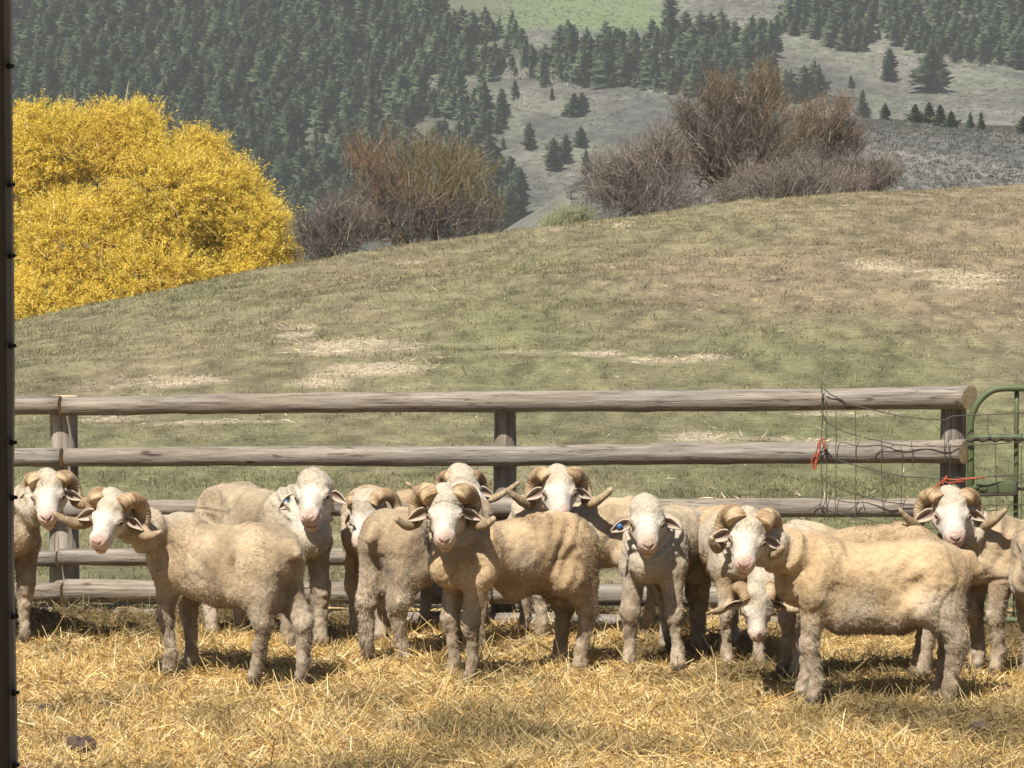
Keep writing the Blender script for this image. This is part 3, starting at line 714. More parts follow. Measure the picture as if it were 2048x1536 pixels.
    G.cone(H(.03, 0, .030), H(.145, 0, .012), .038 * hs, .030 * hs, .015)       # roman nose
    for sd in (-1, 1):
        G.cone(H(.01, sd * .036, -.034), H(.085, sd * .024, -.036), .046 * hs * mw, .032 * hs * mw, .02)   # cheek
        G.cone(H(.035, sd * .058, .026), H(.060, sd * .052, .024), .020 * hs, .017 * hs, .012)    # brow
        G.cone(H(.150, sd * .022, -.002), H(.168, sd * .017, -.010), .024 * hs, .021 * hs, .010)   # nostril wings
        G.cone(H(.138, sd * .024, -.036), H(.160, sd * .017, -.042), .026 * hs, .023 * hs, .010)   # lips
    G.cone(H(.06, 0, -.062), H(.146, 0, -.072), .038 * hs, .029 * hs, .02)       # lower jaw and chin
    capr = .058 if horned else .060
    G.cone(H(-.045, -.012, .042), H(-.008, .012, .042), capr * hs, capr * .92 * hs, .03)   # woolly poll
    for sd in (-1, 1):
        G.cone(H(.190, sd * .008, -.010), H(.186, sd * .026, .006), .0055 * hs, .005 * hs, .005, sub=True)   # nostril
        G.cone(H(.066, sd * .082, .018), H(.078, sd * .086, .014), .014 * hs, .012 * hs, .010, sub=True)     # eye hollow
        # hollow of the flank and behind the shoulder
        G.cone(v(-.235, sd * .235, .545), v(-.20, sd * .245, .62), .075 * s, .06 * s, .05, sub=True)
        G.cone(v(.115, sd * .245, .50), v(.13, sd * .245, .62), .07 * s, .06 * s, .04, sub=True)
    G.cone(H(.192, -.05, -.060), H(.194, .0, -.054), .009 * hs, .009 * hs, .006, sub=True); G.cone(H(.194, 0, -.054), H(.192, .05, -.060), .009 * hs, .009 * hs, .006, sub=True)                 # mouth
    V, Q = surface_nets(G.S, xs, ys, zs)
    V = smooth_mesh(V, Q, 2, .5)
    N, _ = vnormals(V, Q)
    hv = (V - O) / hs; hf_, hr_, hu_ = hv @ Fv, hv @ Rv, hv @ Uv
    hd = np.linalg.norm(hv, axis=1)
    face = sst(-.005, .055, hf_ - hu_ * .30) * sst(.24, .20, hd) * sst(-.12, -.08, hu_) * sst(.115, .095, np.abs(hr_))
    nearhead = sst(.26, .16, hd)
    z = V[:, 2] / s
    # lumpy shorn wool and skin folds
    leg = sst(.42, .28, z)
    sd_ = seed * 17
    disp = .008 * vn(V, 4, sd_ + 11) + .006 * vn(V, 9, sd_ + 1) + .0045 * vn(V, 17, sd_ + 2) + (.0028 + .002 * leg) * vn(V, 42, sd_ + 3) + (.0018 + .002 * leg) * vn(V, 85, sd_ + 4)
    tn = np.clip(((V - nb) @ (back - nb)) / ((back - nb) @ (back - nb)), -0.6, 1.2)
    ln = np.linalg.norm(V - (nb + np.clip(tn, 0, 1)[:, None] * (back - nb)), axis=1)
    nk = sst(.20, .12, ln) * sst(-.5, .1, tn) * sst(1.0, .75, tn)
    disp = disp + nk * .013 * np.sin((tn * 19 + 2.2 * vn(V, 9, sd_ + 5)) * 1.0)
    fl = sst(-.12, -.2, V[:, 0] / s) * sst(-.36, -.26, V[:, 0] / s) * sst(.38, .5, z)
    disp = disp + fl * .006 * np.sin(V[:, 0] / s * 70 + V[:, 2] / s * 50 + 3 * vn(V, 6, sd_ + 6))
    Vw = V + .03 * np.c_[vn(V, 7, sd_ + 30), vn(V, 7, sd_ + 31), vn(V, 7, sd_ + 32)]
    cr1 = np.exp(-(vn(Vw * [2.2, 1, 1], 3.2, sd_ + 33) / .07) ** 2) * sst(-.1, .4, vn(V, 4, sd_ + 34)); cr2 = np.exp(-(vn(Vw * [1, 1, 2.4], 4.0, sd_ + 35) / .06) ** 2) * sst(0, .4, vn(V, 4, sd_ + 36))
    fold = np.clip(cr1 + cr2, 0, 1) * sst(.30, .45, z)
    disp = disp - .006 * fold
    V = V + N * (disp * (1 - .92 * face))[:, None] * s
    N, FA = vnormals(V, Q)
    # colour of skin and fleece
    n1 = fbm(V, 6, sd_ + 7, 4)[:, None]; n2 = fbm(V, 22, sd_ + 8, 3)[:, None]; n3 = fbm(V, 3.0, sd_ + 9, 2)[:, None]
    tan = mix(np.array([.285, .208, .128]), np.array([.435, .330, .212]), sst(-.4, .4, n1)) * np.array(tint)
    tan = mix(tan, np.array([.40, .34, .26]), .7 * sst(-.05, .4, n3))
    legc = mix(np.array([.20, .15, .10]), np.array([.43, .35, .265]), sst(-.35, .4, .5 * n2 + .5 * n1))
    bl = (sst(.47, .33, z) * (.65 + .35 * dirt))[:, None]
    rear = (sst(-.34, -.46, V[:, 0] / s) * sst(.62, .45, z) * .6)[:, None]
    C = mix(tan, legc, np.maximum(bl, rear))
    st = fbm(V * [1, 1, .35], 34, sd_ + 40, 3)[:, None]
    C = mix(C, np.array([.14, .10, .065]), (dirt * .65 * sst(.05, .5, .5 * n1 + .7 * st) * (bl + .35 * rear)))
    C = C * (1 - .26 * fold[:, None]) * (1 + .10 * st)  # folds painted darker, occlusion-like shade put into the wool colour
    C = mix(C, np.array([.42, .365, .28]), (nearhead * .8)[:, None])
    white = np.array([.58, .52, .44]) * rs.uniform(.84, 1.0)
    C = mix(C, white * (1 + .16 * n2), face[:, None])
    side = sst(.040, .075, np.abs(hr_)) * face * sst(.12, .06, hf_)
    C = mix(C, np.array([.55, .44, .34]), (.60 * side)[:, None])
    nose = sst(.125, .165, hf_) * face
    C = mix(C, np.array([.60, .40, .33]), (.7 * nose)[:, None])
    ar_ = np.abs(hr_); nos = np.abs((hu_ + .002) - (ar_ - .017) * .9) + 3 * np.maximum(0, np.abs(ar_ - .017) - .008)
    C = mix(C, np.array([.26, .11, .09]), (.9 * sst(.009, .004, nos) * sst(.155, .17, hf_))[:, None])
    C = mix(C, np.array([.45, .24, .20]), (.6 * sst(.006, .003, np.abs(hr_)) * sst(.15, .17, hf_) * sst(-.03, -.02, hu_) * sst(.02, .01, hu_))[:, None])
    C = mix(C, np.array([.14, .07, .06]), (.8 * sst(.008, .003, np.abs(hu_ + .054 + .12 * np.abs(hr_))) * sst(.10, .13, hf_) * face)[:, None])
    eyd = np.minimum(np.linalg.norm(np.c_[hf_ - .058, hr_ - .070, hu_ - .018], axis=1), np.linalg.norm(np.c_[hf_ - .058, hr_ + .070, hu_ - .018], axis=1))
    C = mix(C, np.array([.20, .13, .09]), (.8 * sst(.026, .014, eyd))[:, None])
    tear = np.linalg.norm(np.c_[(hf_ - .078) * .5, np.abs(hr_) - .060, hu_ + .004], axis=1)
    C = mix(C, np.array([.45, .33, .25]), (.45 * sst(.018, .006, tear))[:, None])
    C = mix(C, np.array([.36, .29, .215]), (rs.uniform(.25, .7) * sst(.0, .5, fbm(V, 13, sd_ + 60, 3)) * face)[:, None])
    hoofm = sst(.035, .015, z)[:, None]; C = mix(C, np.array([.10, .085, .07]), hoofm * .8)
    C = np.clip(C, .01, .9)
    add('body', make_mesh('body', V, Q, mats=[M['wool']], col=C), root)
    # short fleece standing off the skin
    nf = 50000
    fc = FA * (1 - .96 * face[Q].mean(1)) ; fi = rs.choice(len(Q), nf, p=fc / fc.sum())
    u = rs.random((nf, 2)); q4 = V[Q[fi]]
    pos = (q4[:, 0] * ((1 - u[:, 0]) * (1 - u[:, 1]))[:, None] + q4[:, 1] * (u[:, 0] * (1 - u[:, 1]))[:, None] + q4[:, 2] * (u[:, 0] * u[:, 1])[:, None] + q4[:, 3] * ((1 - u[:, 0]) * u[:, 1])[:, None])
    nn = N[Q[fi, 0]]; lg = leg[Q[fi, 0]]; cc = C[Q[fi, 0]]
    fl_ = np.c_[vn(pos, 6, sd_ + 50), vn(pos, 6, sd_ + 51), vn(pos, 6, sd_ + 52)]; dr = nn * (.24 + .0 * lg)[:, None] + rs.normal(size=(nf, 3)) * .22 + fl_ * .8 + np.array([-.35, 0, -.55]) * (0.6 + lg)[:, None]
    Lf = rs.uniform(.005, .013, nf) * (1 + .3 * lg) * s
    FV, FQ, fb = ribbons(pos - nn * .002, dr, Lf, rs.uniform(.0016, .0030, nf) * (1 + .3 * lg), rs.normal(size=(nf, 3)) * .3, 2)
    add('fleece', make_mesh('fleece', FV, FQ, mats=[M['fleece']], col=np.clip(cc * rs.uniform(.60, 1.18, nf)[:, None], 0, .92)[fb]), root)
    # eyes
    for sd in (-1, 1):
        c0 = H(.058, sd * .0680, .019); n1_, n2_ = 12, 8; ev = []
        for i in range(n2_ + 1):
            for j in range(n1_):
                ph, th = math.pi * i / n2_, 2 * math.pi * j / n1_; ev.append(c0 + np.array([math.cos(th) * math.sin(ph), math.sin(th) * math.sin(ph), math.cos(ph)]) * .0118 * hs)
        eq = [(i * n1_ + j, i * n1_ + (j + 1) % n1_, (i + 1) * n1_ + (j + 1) % n1_, (i + 1) * n1_ + j) for i in range(n2_) for j in range(n1_)]
        add('eye', make_mesh('eye', np.array(ev), eq, mats=[M['eye']]), root)
        # upper and lower lids as a torn ring of skin
        th = np.linspace(0, 2 * math.pi, 17); outn = unit(Rv * sd * .75 + Fv * .55 + Uv * .15); up_ = unit(Uv - outn * (Uv @ outn)); rt = np.cross(outn, up_)
        ring = np.array([c0 + outn * .006 * hs + (rt * math.cos(a) * .0125 + up_ * math.sin(a) * .0090) * hs for a in th])
        lv, lq, lt = tube(ring, .0038 * hs, 7, caps=False)
        add('eyelid', make_mesh('eyelid', lv, lq, mats=[M['ear']], col=np.tile([.26, .19, .14], (len(lv), 1))), root)
    # ears: cupped leaves
    for sd in (-1, 1):
        droop, fwd = ear
        axd = unit(Rv * sd + Uv * (-.22 - droop) + Fv * (fwd + .18)); wd = unit(Uv * .75 - Fv * .55); wd = unit(wd - axd * (wd @ axd)); nr = np.cross(axd, wd) * sd
        if nr @ (Fv + Uv) < 0: nr = -nr
        nl, nw = 14, 9; ev = []; ec = []
        b0 = H(.004, sd * .070, -.002) if not (tagged and sd == -1) else H(.030, -.074, .006)
        for i in range(nl):
            t = i / (nl - 1); wdt = (.009 + .023 * math.sin(math.pi * min(1, t * 1.02) ** .8)) * (1 - .25 * t) if t < .97 else .004
            for j in range(nw):
                k = j / (nw - 1) * 2 - 1
                p = b0 + (axd * .096 * t + wd * wdt * k * (1 - .15 * abs(k)) - nr * (.020 * math.sin(math.pi * t) * (1 - k * k) + .006) - Uv * .02 * t * t) * hs
                ev.append(p); ec.append(mix(np.array([.12, .07, .05]), np.array([.46, .37, .29]), min(1, abs(k) ** 2 * 1.2 + .25 * t)))  # ear hollow painted dark: inner shade put into the dirty skin colour
        eq = [(i * nw + j, i * nw + j + 1, (i + 1) * nw + j + 1, (i + 1) * nw + j) for i in range(nl - 1) for j in range(nw - 1)]
        o = add('ear', make_mesh('ear', np.array(ev), eq, mats=[M['ear']], col=np.array(ec)), root)
        so_ = o.modifiers.new('solid', 'SOLIDIFY'); so_.thickness = .005; so_.offset = -1
        if tagged and sd == -1:
            c0 = b0 + (axd * .060 - nr * .016 - Uv * .006) * s; c1 = c0 + nr * .006
            tv, tq, tt = tube(np.array([c0, c1]), .0155, 14)
            tg = add('ear_tag', make_mesh('ear_tag', tv, tq, tt, mats=[M['tag']]), root)
            tg['label'] = 'round blue plastic ear tag'
    # horns
    if horned:
        hk = dict(r=.070, a0=80, turn=285, out=.10, flare=.10, th=.040, tipu=0.0, back=0.0); hk.update(horn or {})
        for sd in (-1, 1):
            turn = hk['turn'] + (hk.get('dl', 0) if sd == -1 else 0); pts = []; rad = []; n_ = 46
            for i in range(n_):
                t = i / (n_ - 1); a = R(hk['a0'] + turn * t)
                rho = hk['r'] * .84 * (1 + .12 * math.sin(math.pi * t))
                lat = .046 + hk['out'] * .86 * math.sin(min(1, t * 1.5) * math.pi / 2) ** 1.1 + hk['flare'] * max(0, t - .62) ** 1.25 * 4.2
                f_ = -.025 + rho * math.cos(a) - hk['back']; u_ = -.012 + rho * math.sin(a) + hk['tipu'] * max(0, t - .7) * 3.3
                pts.append(H(f_, sd * lat, u_)); rad.append(hk['th'] * 1.10 * (1 - t) ** .5 * hs + .006 * hs)
            pts = np.array(pts); rad = np.array(rad)
            # dense along for the growth rings
            tt_ = np.linspace(0, 1, 130); pp = np.stack([np.interp(tt_, np.linspace(0, 1, n_), pts[:, k]) for k in range(3)], 1)
            for _ in range(3): pp[1:-1] = (pp[:-2] + pp[1:-1] * 2 + pp[2:]) / 4
            rr = np.interp(tt_, np.linspace(0, 1, n_), rad)
            rr = rr * (1 + .028 * np.sin(tt_ * 150 + 2 * np.sin(tt_ * 23)) * (1 - tt_ * .6)); rr[-1] = .002
            tv, tq, tt = tube(pp, rr, 14, .006, seed + 3, flat=.80, freq=30)
            nn1 = fbm(tv, 30, seed + 4, 3)[:, None]; ln_ = np.clip(np.r_[np.repeat(tt_, 14), [0, 1]], 0, 1)[:, None]
            hc = mix(np.array([.22, .13, .065]), np.array([.46, .33, .19]), sst(-.3, .4, nn1)); hc = mix(hc, np.array([.30, .24, .16]), .6 * ln_) * (1 - .22 * np.clip(np.sin(np.clip(np.r_[np.repeat(tt_, 14), [0, 1]], 0, 1) * 150 + 2 * np.sin(np.r_[np.repeat(tt_, 14), [0, 1]] * 23)) * -1, 0, 1))[:, None]
            add('horn', make_mesh('horn', tv, tq, tt, mats=[M['horn']], col=hc), root)
    return root
GR = 'shorn sheep standing along the pole fence'
FAST_SHEEP = True
sheep('ram', 'horned ram at the far left edge, its body cut off by the dark doorpost', GR, -22, 20.55, -62, (96, 994, 20.12, 2, 42, 3), seed=1, horn=dict(out=.085, flare=.12, turn=300, r=.07), tint=(1.0, .97, .95), size=.97)
sheep('ram', 'horned ram at the left standing sideways, its tail to the right, face turned round', GR, 430, 18.98, 143, (212, 1040, 18.68, -20, 44, -10), seed=2, size=.95, deep=.035, woolly=1.15, horn=dict(out=.095, flare=.11, turn=290, r=.082, th=.042), fore=[(.0, 0), (-.02, 0)], hind=[(-.10, .0), (.05, 0)], dirt=.6)
sheep('hornless_sheep', 'hornless sheep with a blue ear tag, standing behind the left horned ram', GR, 540, 20.28, -50, (624, 994, 19.92, -9, 40, 4), horned=False, seed=3, tint=(.93, .97, 1.02), tagged=True, ear=(-.15, .45), dirt=.35, cat='sheep', size=1.02, fore=[(0, 0), (.04, 0)])
sheep('ram', 'ram with lowered tilted head squeezed in beside the left hornless sheep', GR, 792, 20.58, 236, (726, 1040, 20.08, -22, 58, 14), seed=4, horn=dict(out=.07, flare=.02, turn=220, th=.036), tint=(.97, .92, .88), size=.96)
sheep('ram', 'ram seen from the rump whose white forehead shows above the front middle ram', GR, 872, 19.80, 52, (926, 984, 20.20, 4, 40, 0), seed=5, size=.96, woolly=1.1, horn=dict(out=.08, flare=.13, tipu=.03, turn=320, th=.028, r=.065), fore=[(0, 0), (0, 0)], hind=[(0.0, 0), (-.06, 0)], dirt=.4)
sheep('ram', 'horned ram at the front middle with a bright white face above its long neck', GR, 1012, 18.97, 216, (890, 1032, 18.50, 0, 46, 0), seed=6, size=.985, woolly=1.12, horn=dict(out=.098, flare=.07, turn=290, r=.080, th=.044), fore=[(.02, .03), (.0, -.02)], dirt=.5, tint=(1.05, .99, .90))
sheep('ram', 'ram with widely flared horn tips looking over the front middle ram', GR, 1160, 20.46, 181, (1119, 987, 20.15, 1, 40, 0), seed=7, horn=dict(out=.105, flare=.095, tipu=.03, turn=300, r=.078, th=.040), size=.92, hscale=1.18, fore=[(.06, 0), (-.04, 0)], hind=[(0, 0), (-.1, 0)])
sheep('hornless_sheep', 'hornless sheep with a blue ear tag, facing the camera right of the middle', GR, 1330, 19.48, 254, (1295, 1048, 19.02, 1, 42, 0), horned=False, seed=8, tint=(.93, .96, .98), tagged=True, dirt=.45, cat='sheep', fore=[(.02, -.03), (.0, .05)], size=.95)
sheep('sheep', 'sheep facing the camera, its face hidden behind the head of the largest ram', GR, 1466, 19.50, 280, (1500, 1080, 19.02, 5, 40, 0), seed=9, horned=False, tint=(.97, .93, .88), size=.95, cat='sheep')
sheep('ram', 'ram with its head hanging low in the shade under the right front ram', GR, 1696, 18.96, 184, (1516, 1226, 18.52, 6, 76, 0), seed=10, size=.94, hscale=1.0, horn=dict(out=.08, flare=.10, turn=280, th=.032, r=.07), tint=(1.05, 1.0, .92), fore=[(.05, 0), (0, 0)])
sheep('ram', 'largest ram, standing sideways at the right front with its head tilted to the camera', GR, 1734, 18.12, 172, (1494, 1082, 17.86, -10, 46, -9), seed=11, deep=.085, woolly=1.3, horn=dict(out=.085, flare=.03, turn=300, r=.088, th=.045), size=.96, fore=[(.04, 0), (-.03, 0)], hind=[(0.03, .0), (-.02, 0)], dirt=.6, tint=(1.05, 1.0, .90))
sheep('ram', 'ram at the right edge below the orange twine, its horn tips curling outwards', GR, 2062, 19.25, 210, (1906, 1032, 18.88, 1, 42, 0), seed=12, size=.95, hscale=1.16, horn=dict(out=.10, flare=.085, tipu=.03, turn=305, r=.074, th=.038), tint=(.98, .96, .93))
sheep('sheep', 'sheep at the right edge whose chest and foreleg are cut off by the picture border', GR, 2122, 18.55, 268, (2185, 1040, 18.1, 12, 42, 0), seed=13, horned=False, tint=(.92, .92, .92), cat='sheep', fore=[(.02, -.03), (0, 0)])

# ------------------------------------------------------------------ willows beyond the pasture
def lobes_sample(lobes, n, rs, shell=0.5):
    w_ = np.array([l[3] * l[4] * l[5] for l in lobes]) ** .75; k = rs.choice(len(lobes), n, p=w_ / w_.sum())
    Lb = np.array(lobes)[k]; d = unit(rs.normal(size=(n, 3))); r = rs.random(n) ** (1 / 3.0) * (1 - shell) + shell * (1 - np.abs(rs.normal(0, .12, n)))
    return Lb[:, :3] + d * r[:, None] * Lb[:, 3:6], d, k
def lim(path, r0, r1, wob, rs, ns=7, nseg=10):
    path = np.asarray(path, float); t = np.linspace(0, 1, nseg)
    p = np.stack([np.interp(t, np.linspace(0, 1, len(path)), path[:, k]) for k in range(3)], 1)
    p[1:-1] += rs.normal(size=(nseg - 2, 3)) * wob
    return tube(p, np.linspace(r0, r1, nseg), ns)
def limbs(base, targets, r0, rs, wob=.12, fork=4):
    ps = []
    for tgt in targets:
        m1 = base + (tgt - base) * .35 + np.array([0, 0, .12 * np.linalg.norm(tgt - base)]) * .5
        ps.append(lim([base + rs.normal(size=3) * [.25, .25, 0], m1, tgt], r0, r0 * .25, wob, rs))
        for _ in range(fork):
            t = rs.uniform(.3, .8); a = base + (tgt - base) * t; b = a + (tgt - base) * rs.uniform(.08, .2) + rs.normal(size=3) * .45
            ps.append(lim([a, (a + b) / 2 + rs.normal(size=3) * .15, b], r0 * .35, r0 * .1, wob * .5, rs, 5, 7))
    return join(ps)

def yellow_willow():
    rs = np.random.default_rng(90); Y = 108.0; px2m = Y / F
    L = []
    # (px, py, rx, ry, dY)
    for px, py, rx, ry, dy in [(110, 300, 110, 105, .5), (250, 290, 90, 95, 0), (330, 400, 130, 130, -.8), (150, 480, 130, 120, -1.0), (440, 420, 120, 130, .3), (500, 480, 105, 120, -.2), (380, 300, 60, 50, .8), (425, 290, 30, 30, .9),
                               (300, 560, 160, 110, -1.4), (480, 570, 110, 80, -.8), (100, 600, 130, 80, -1.6), (20, 400, 120, 160, .6), (560, 500, 50, 60, .3), (210, 250, 60, 55, .4), (-60, 300, 100, 110, .8), (-90, 500, 140, 160, 0), (290, 245, 45, 50, .3), (60, 245, 60, 45, .5)]:
        c = P(px, py, Y + dy); L.append([*c, rx * px2m * .92, max(.8, rx * px2m * .9), ry * px2m * .92])
    base = P(230, 760, Y + .3); root = empty('yellow_willow', tuple(base))
    tag(root, 'big rounded willow bush with bright yellow leaves behind the pasture on the left', 'tree')
    tg = [np.array(l[:3]) + rs.normal(size=3) * .3 for l in L for _ in range(2)]
    V, Q, T = limbs(base, tg, .13, rs)
    add('trunk', make_mesh('trunk', V - base, Q, T, mats=[mat('willow_bark', (.34, .25, .11), vary=.3, vscale=5)]), root)
    # twigs sprouting outwards with leaves along them
    nt = 16000; p, d, k = lobes_sample(L, nt, rs, .45)
    dirs = unit(d + np.array([0, 0, .35]) + rs.normal(size=(nt, 3)) * .35)
    Lt = rs.uniform(.35, .85, nt); bend = rs.normal(size=(nt, 3)) * .2 + np.array([0, 0, -.12])
    tv, tq, ti = ribbons(p - dirs * (Lt * .6)[:, None], dirs, Lt, .022, bend, 4, taper=.8)
    nl = 30; t = rs.random((nt, nl)) ** .8
    lp = (p - dirs * (Lt * .6)[:, None])[:, None] + dirs[:, None] * (Lt[:, None] * t)[..., None] + bend[:, None] * (Lt[:, None] * t * t)[..., None]
    lp = lp.reshape(-1, 3) + rs.normal(size=(nt * nl, 3)) * .045; n = len(lp)
    ld = unit(np.repeat(dirs, nl, 0) * .6 + rs.normal(size=(n, 3)) * .75)
    lv, lq, li = ribbons(lp, ld, rs.uniform(.04, .085, n), rs.uniform(.018, .034, n), rs.normal(size=(n, 3)) * .2, 1, taper=.5)
    kn = vn(lp, 1.1, 5); kn2 = vn(lp, .45, 6)
    c = mix(np.array([.84, .63, .085]), np.array([.90, .74, .18]), rs.random((n, 1)))
    c = mix(c, np.array([.50, .40, .06]), (.22 * sst(.1, .6, kn))[:, None]); c = mix(c, np.array([.66, .44, .10]), (.3 * sst(.1, .6, kn2))[:, None])
    gr = rs.random(n) < .06; c[gr] = np.array([.36, .36, .07])
    add('crown', make_mesh('crown', lv - base, lq, mats=[M['leaf']], col=(c * rs.uniform(.85, 1.08, n)[:, None])[li]), root)
    m = 700; pb, db, _ = lobes_sample(L, m, rs, .8); up = unit(db * .5 + np.array([0, 0, 1.0]) + rs.normal(size=(m, 3)) * .5)
    bv, bq, bb = ribbons(pb - up * .6, up, rs.uniform(.4, .95, m), rs.uniform(.02, .045, m), rs.normal(size=(m, 3)) * .3, 5, taper=.8)
    bcol = (np.tile([.58, .47, .26], (m, 1)) * rs.uniform(.6, 1.1, m)[:, None])[bb]
    tc = np.tile([.62, .42, .13], (nt, 1)) * rs.uniform(.6, 1.2, nt)[:, None]
    add('twigs', make_mesh('twigs', np.vstack([tv, bv]) - base, np.vstack([tq, bq + len(tv)]), mats=[M['twig']], col=np.vstack([tc[ti], bcol])), root)
yellow_willow()

def bare_shrub(name, label, Y, lobes, basepx, seed, nt, cols, r0=.07, ntgt=2, group=None, cat='shrub', tw=.010, up=.45):
    rs = np.random.default_rng(seed); k_ = Y / F; L = []; nt = int(nt * 1.0)
    for px, py, rx, ry, dy in lobes:
        c = P(px, py, Y + dy); L.append([*c, rx * k_, max(.7, rx * k_ * .85), ry * k_])
    for l in list(L):   # ragged outgrowths
        for _ in range(4):
            dd = unit(rs.normal(size=3)); dd[2] = abs(dd[2]) * .9; s2 = rs.uniform(.3, .6)
            L.append([l[0] + dd[0] * l[3] * 1.1, l[1] + dd[1] * l[4], l[2] + dd[2] * l[5] * 1.0, l[3] * s2, l[4] * s2, l[5] * s2])
    base = P(*basepx, Y); root = empty(name, tuple(base)); tag(root, label, cat, group)
    tg = [np.array(l[:3]) + rs.normal(size=3) * [l[3] * .4, l[4] * .4, l[5] * .35] for l in L[:len(lobes)] for _ in range(ntgt)]
    V, Q, T = limbs(base, tg, r0, rs, .09, 5)
    add('trunk', make_mesh('trunk', V - base, Q, T, mats=[M['bark']]), root)
    p, d, kk = lobes_sample(L, nt, rs, .1)
    out = unit(p - base); dirs = unit(out * .7 + np.array([0, 0, up]) + d * .25 + rs.normal(size=(nt, 3)) * .5)
    Lt = rs.uniform(.25, .8, nt); tv, tq, ti = ribbons(p - dirs * (Lt * .7)[:, None], dirs, Lt, rs.uniform(tw * .6, tw * 1.3, nt), rs.normal(size=(nt, 3)) * .16, 3, taper=.75)
    # side shoots
    m = nt * 3; j = rs.integers(0, nt, m); t = rs.uniform(.1, 1, m)
    sp_ = p[j] + dirs[j] * (Lt[j] * (t - .7))[:, None]; sdir = unit(dirs[j] + rs.normal(size=(m, 3)) * .8); sl_ = rs.uniform(.08, .30, m)
    sv, sq, si = ribbons(sp_, sdir, sl_, tw * .6, rs.normal(size=(m, 3)) * .15, 2, taper=.7)
    def pal(pp):
        n1 = vn(pp, .55, seed + 2); hgt = (pp[:, 2] - base[2]) / (max(l[2] + l[5] for l in L) - base[2])
        c = np.zeros((len(pp), 3)) + np.array(cols[0]); c = mix(c, np.array(cols[1]), sst(.45, .75, hgt + .25 * n1)[:, None]); c = mix(c, np.array(cols[2]), (.8 * sst(.15, .5, n1))[:, None])
        pale = rs.random(len(pp)) < .12; c[pale] = np.array([.34, .30, .25]); dk = rs.random(len(pp)) < .18; c[dk] *= .45
        return c * rs.uniform(.7, 1.3, len(pp))[:, None]
    add('crown', make_mesh('crown', np.vstack([tv, sv]) - base, np.vstack([tq, sq + len(tv)]), mats=[M['twig']], col=np.vstack([pal(p)[ti], pal(sp_)[si]])), root)
PUR = ([.115, .088, .078], [.19, .115, .06], [.15, .115, .095]); GRY = ([.15, .125, .113], [.19, .135, .10], [.19, .16, .14]); RUS = ([.115, .088, .07], [.165, .108, .058], [.17, .135, .06])
WG = 'leafless brown willow shrubs beyond the pasture'
bare_shrub('bare_willow', 'rounded leafless willow with rusty top between the yellow willow and the pine slope', 100, [(760, 350, 60, 75, 0), (850, 345, 75, 75, .5), (900, 400, 90, 85, 0), (800, 430, 95, 70, -.5), (930, 350, 50, 60, .5), (740, 400, 55, 60, 0), (960, 430, 55, 50, 0)], (840, 560), 401, 5200, (PUR[0], PUR[1], RUS[2]), group=WG)
bare_shrub('bare_shrub', 'low purplish leafless shrub just right of the yellow willow', 96, [(650, 465, 50, 45, 0), (700, 450, 45, 50, .4), (625, 490, 35, 35, 0), (670, 430, 30, 40, .5)], (665, 545), 402, 2200, ([.12, .098, .09], [.14, .105, .09], [.14, .12, .105]), group=WG, r0=.04)
bare_shrub('bare_willow', 'tallest leafless willow, rust coloured, on the pasture crest right of the middle', 98, [(1430, 270, 90, 85, 0), (1530, 210, 60, 65, .4), (1440, 190, 45, 45, .4), (1370, 290, 60, 60, 0), (1490, 320, 85, 70, -.3), (1560, 260, 55, 70, 0), (1400, 230, 55, 50, .2)], (1475, 470), 403, 5600, RUS, r0=.10, group=WG)
bare_shrub('bare_willow', 'leafless reddish willow leaning right beside the tallest one', 103, [(1650, 230, 55, 45, 0), (1690, 270, 45, 50, .3), (1620, 300, 60, 60, 0), (1680, 310, 50, 40, 0)], (1560, 440), 404, 2600, (GRY[0], [.17, .105, .07], GRY[2]), r0=.07, group=WG)
bare_shrub('bare_shrub', 'wide greyish leafless shrub at the left foot of the tallest bare willow', 96, [(1260, 350, 75, 70, 0), (1330, 330, 65, 60, .2), (1210, 370, 45, 45, 0), (1310, 395, 90, 40, -.3)], (1290, 470), 405, 4200, GRY, r0=.05, group=WG)
bare_shrub('bare_shrub', 'grey tangled shrub low at the right foot of the tallest bare willow', 95, [(1560, 370, 80, 40, 0), (1640, 365, 70, 42, 0), (1500, 385, 50, 35, 0)], (1580, 450), 406, 2800, GRY, r0=.05, group=WG)
bare_shrub('bare_shrub', 'thin pinkish leafless shrub furthest right on the pasture crest', 97, [(1730, 350, 55, 35, 0), (1770, 345, 30, 30, 0), (1700, 360, 45, 30, 0)], (1735, 430), 407, 1100, (GRY[0], [.24, .15, .13], GRY[2]), r0=.03, group=WG, tw=.012)
bare_shrub('budding_shrub', 'small light green budding shrub between the two bare willows', 99, [(1145, 436, 38, 22, 0), (1100, 450, 22, 14, 0)], (1130, 490), 408, 700, ([.24, .27, .12], [.28, .32, .15], [.26, .26, .16]), r0=.02, tw=.010)

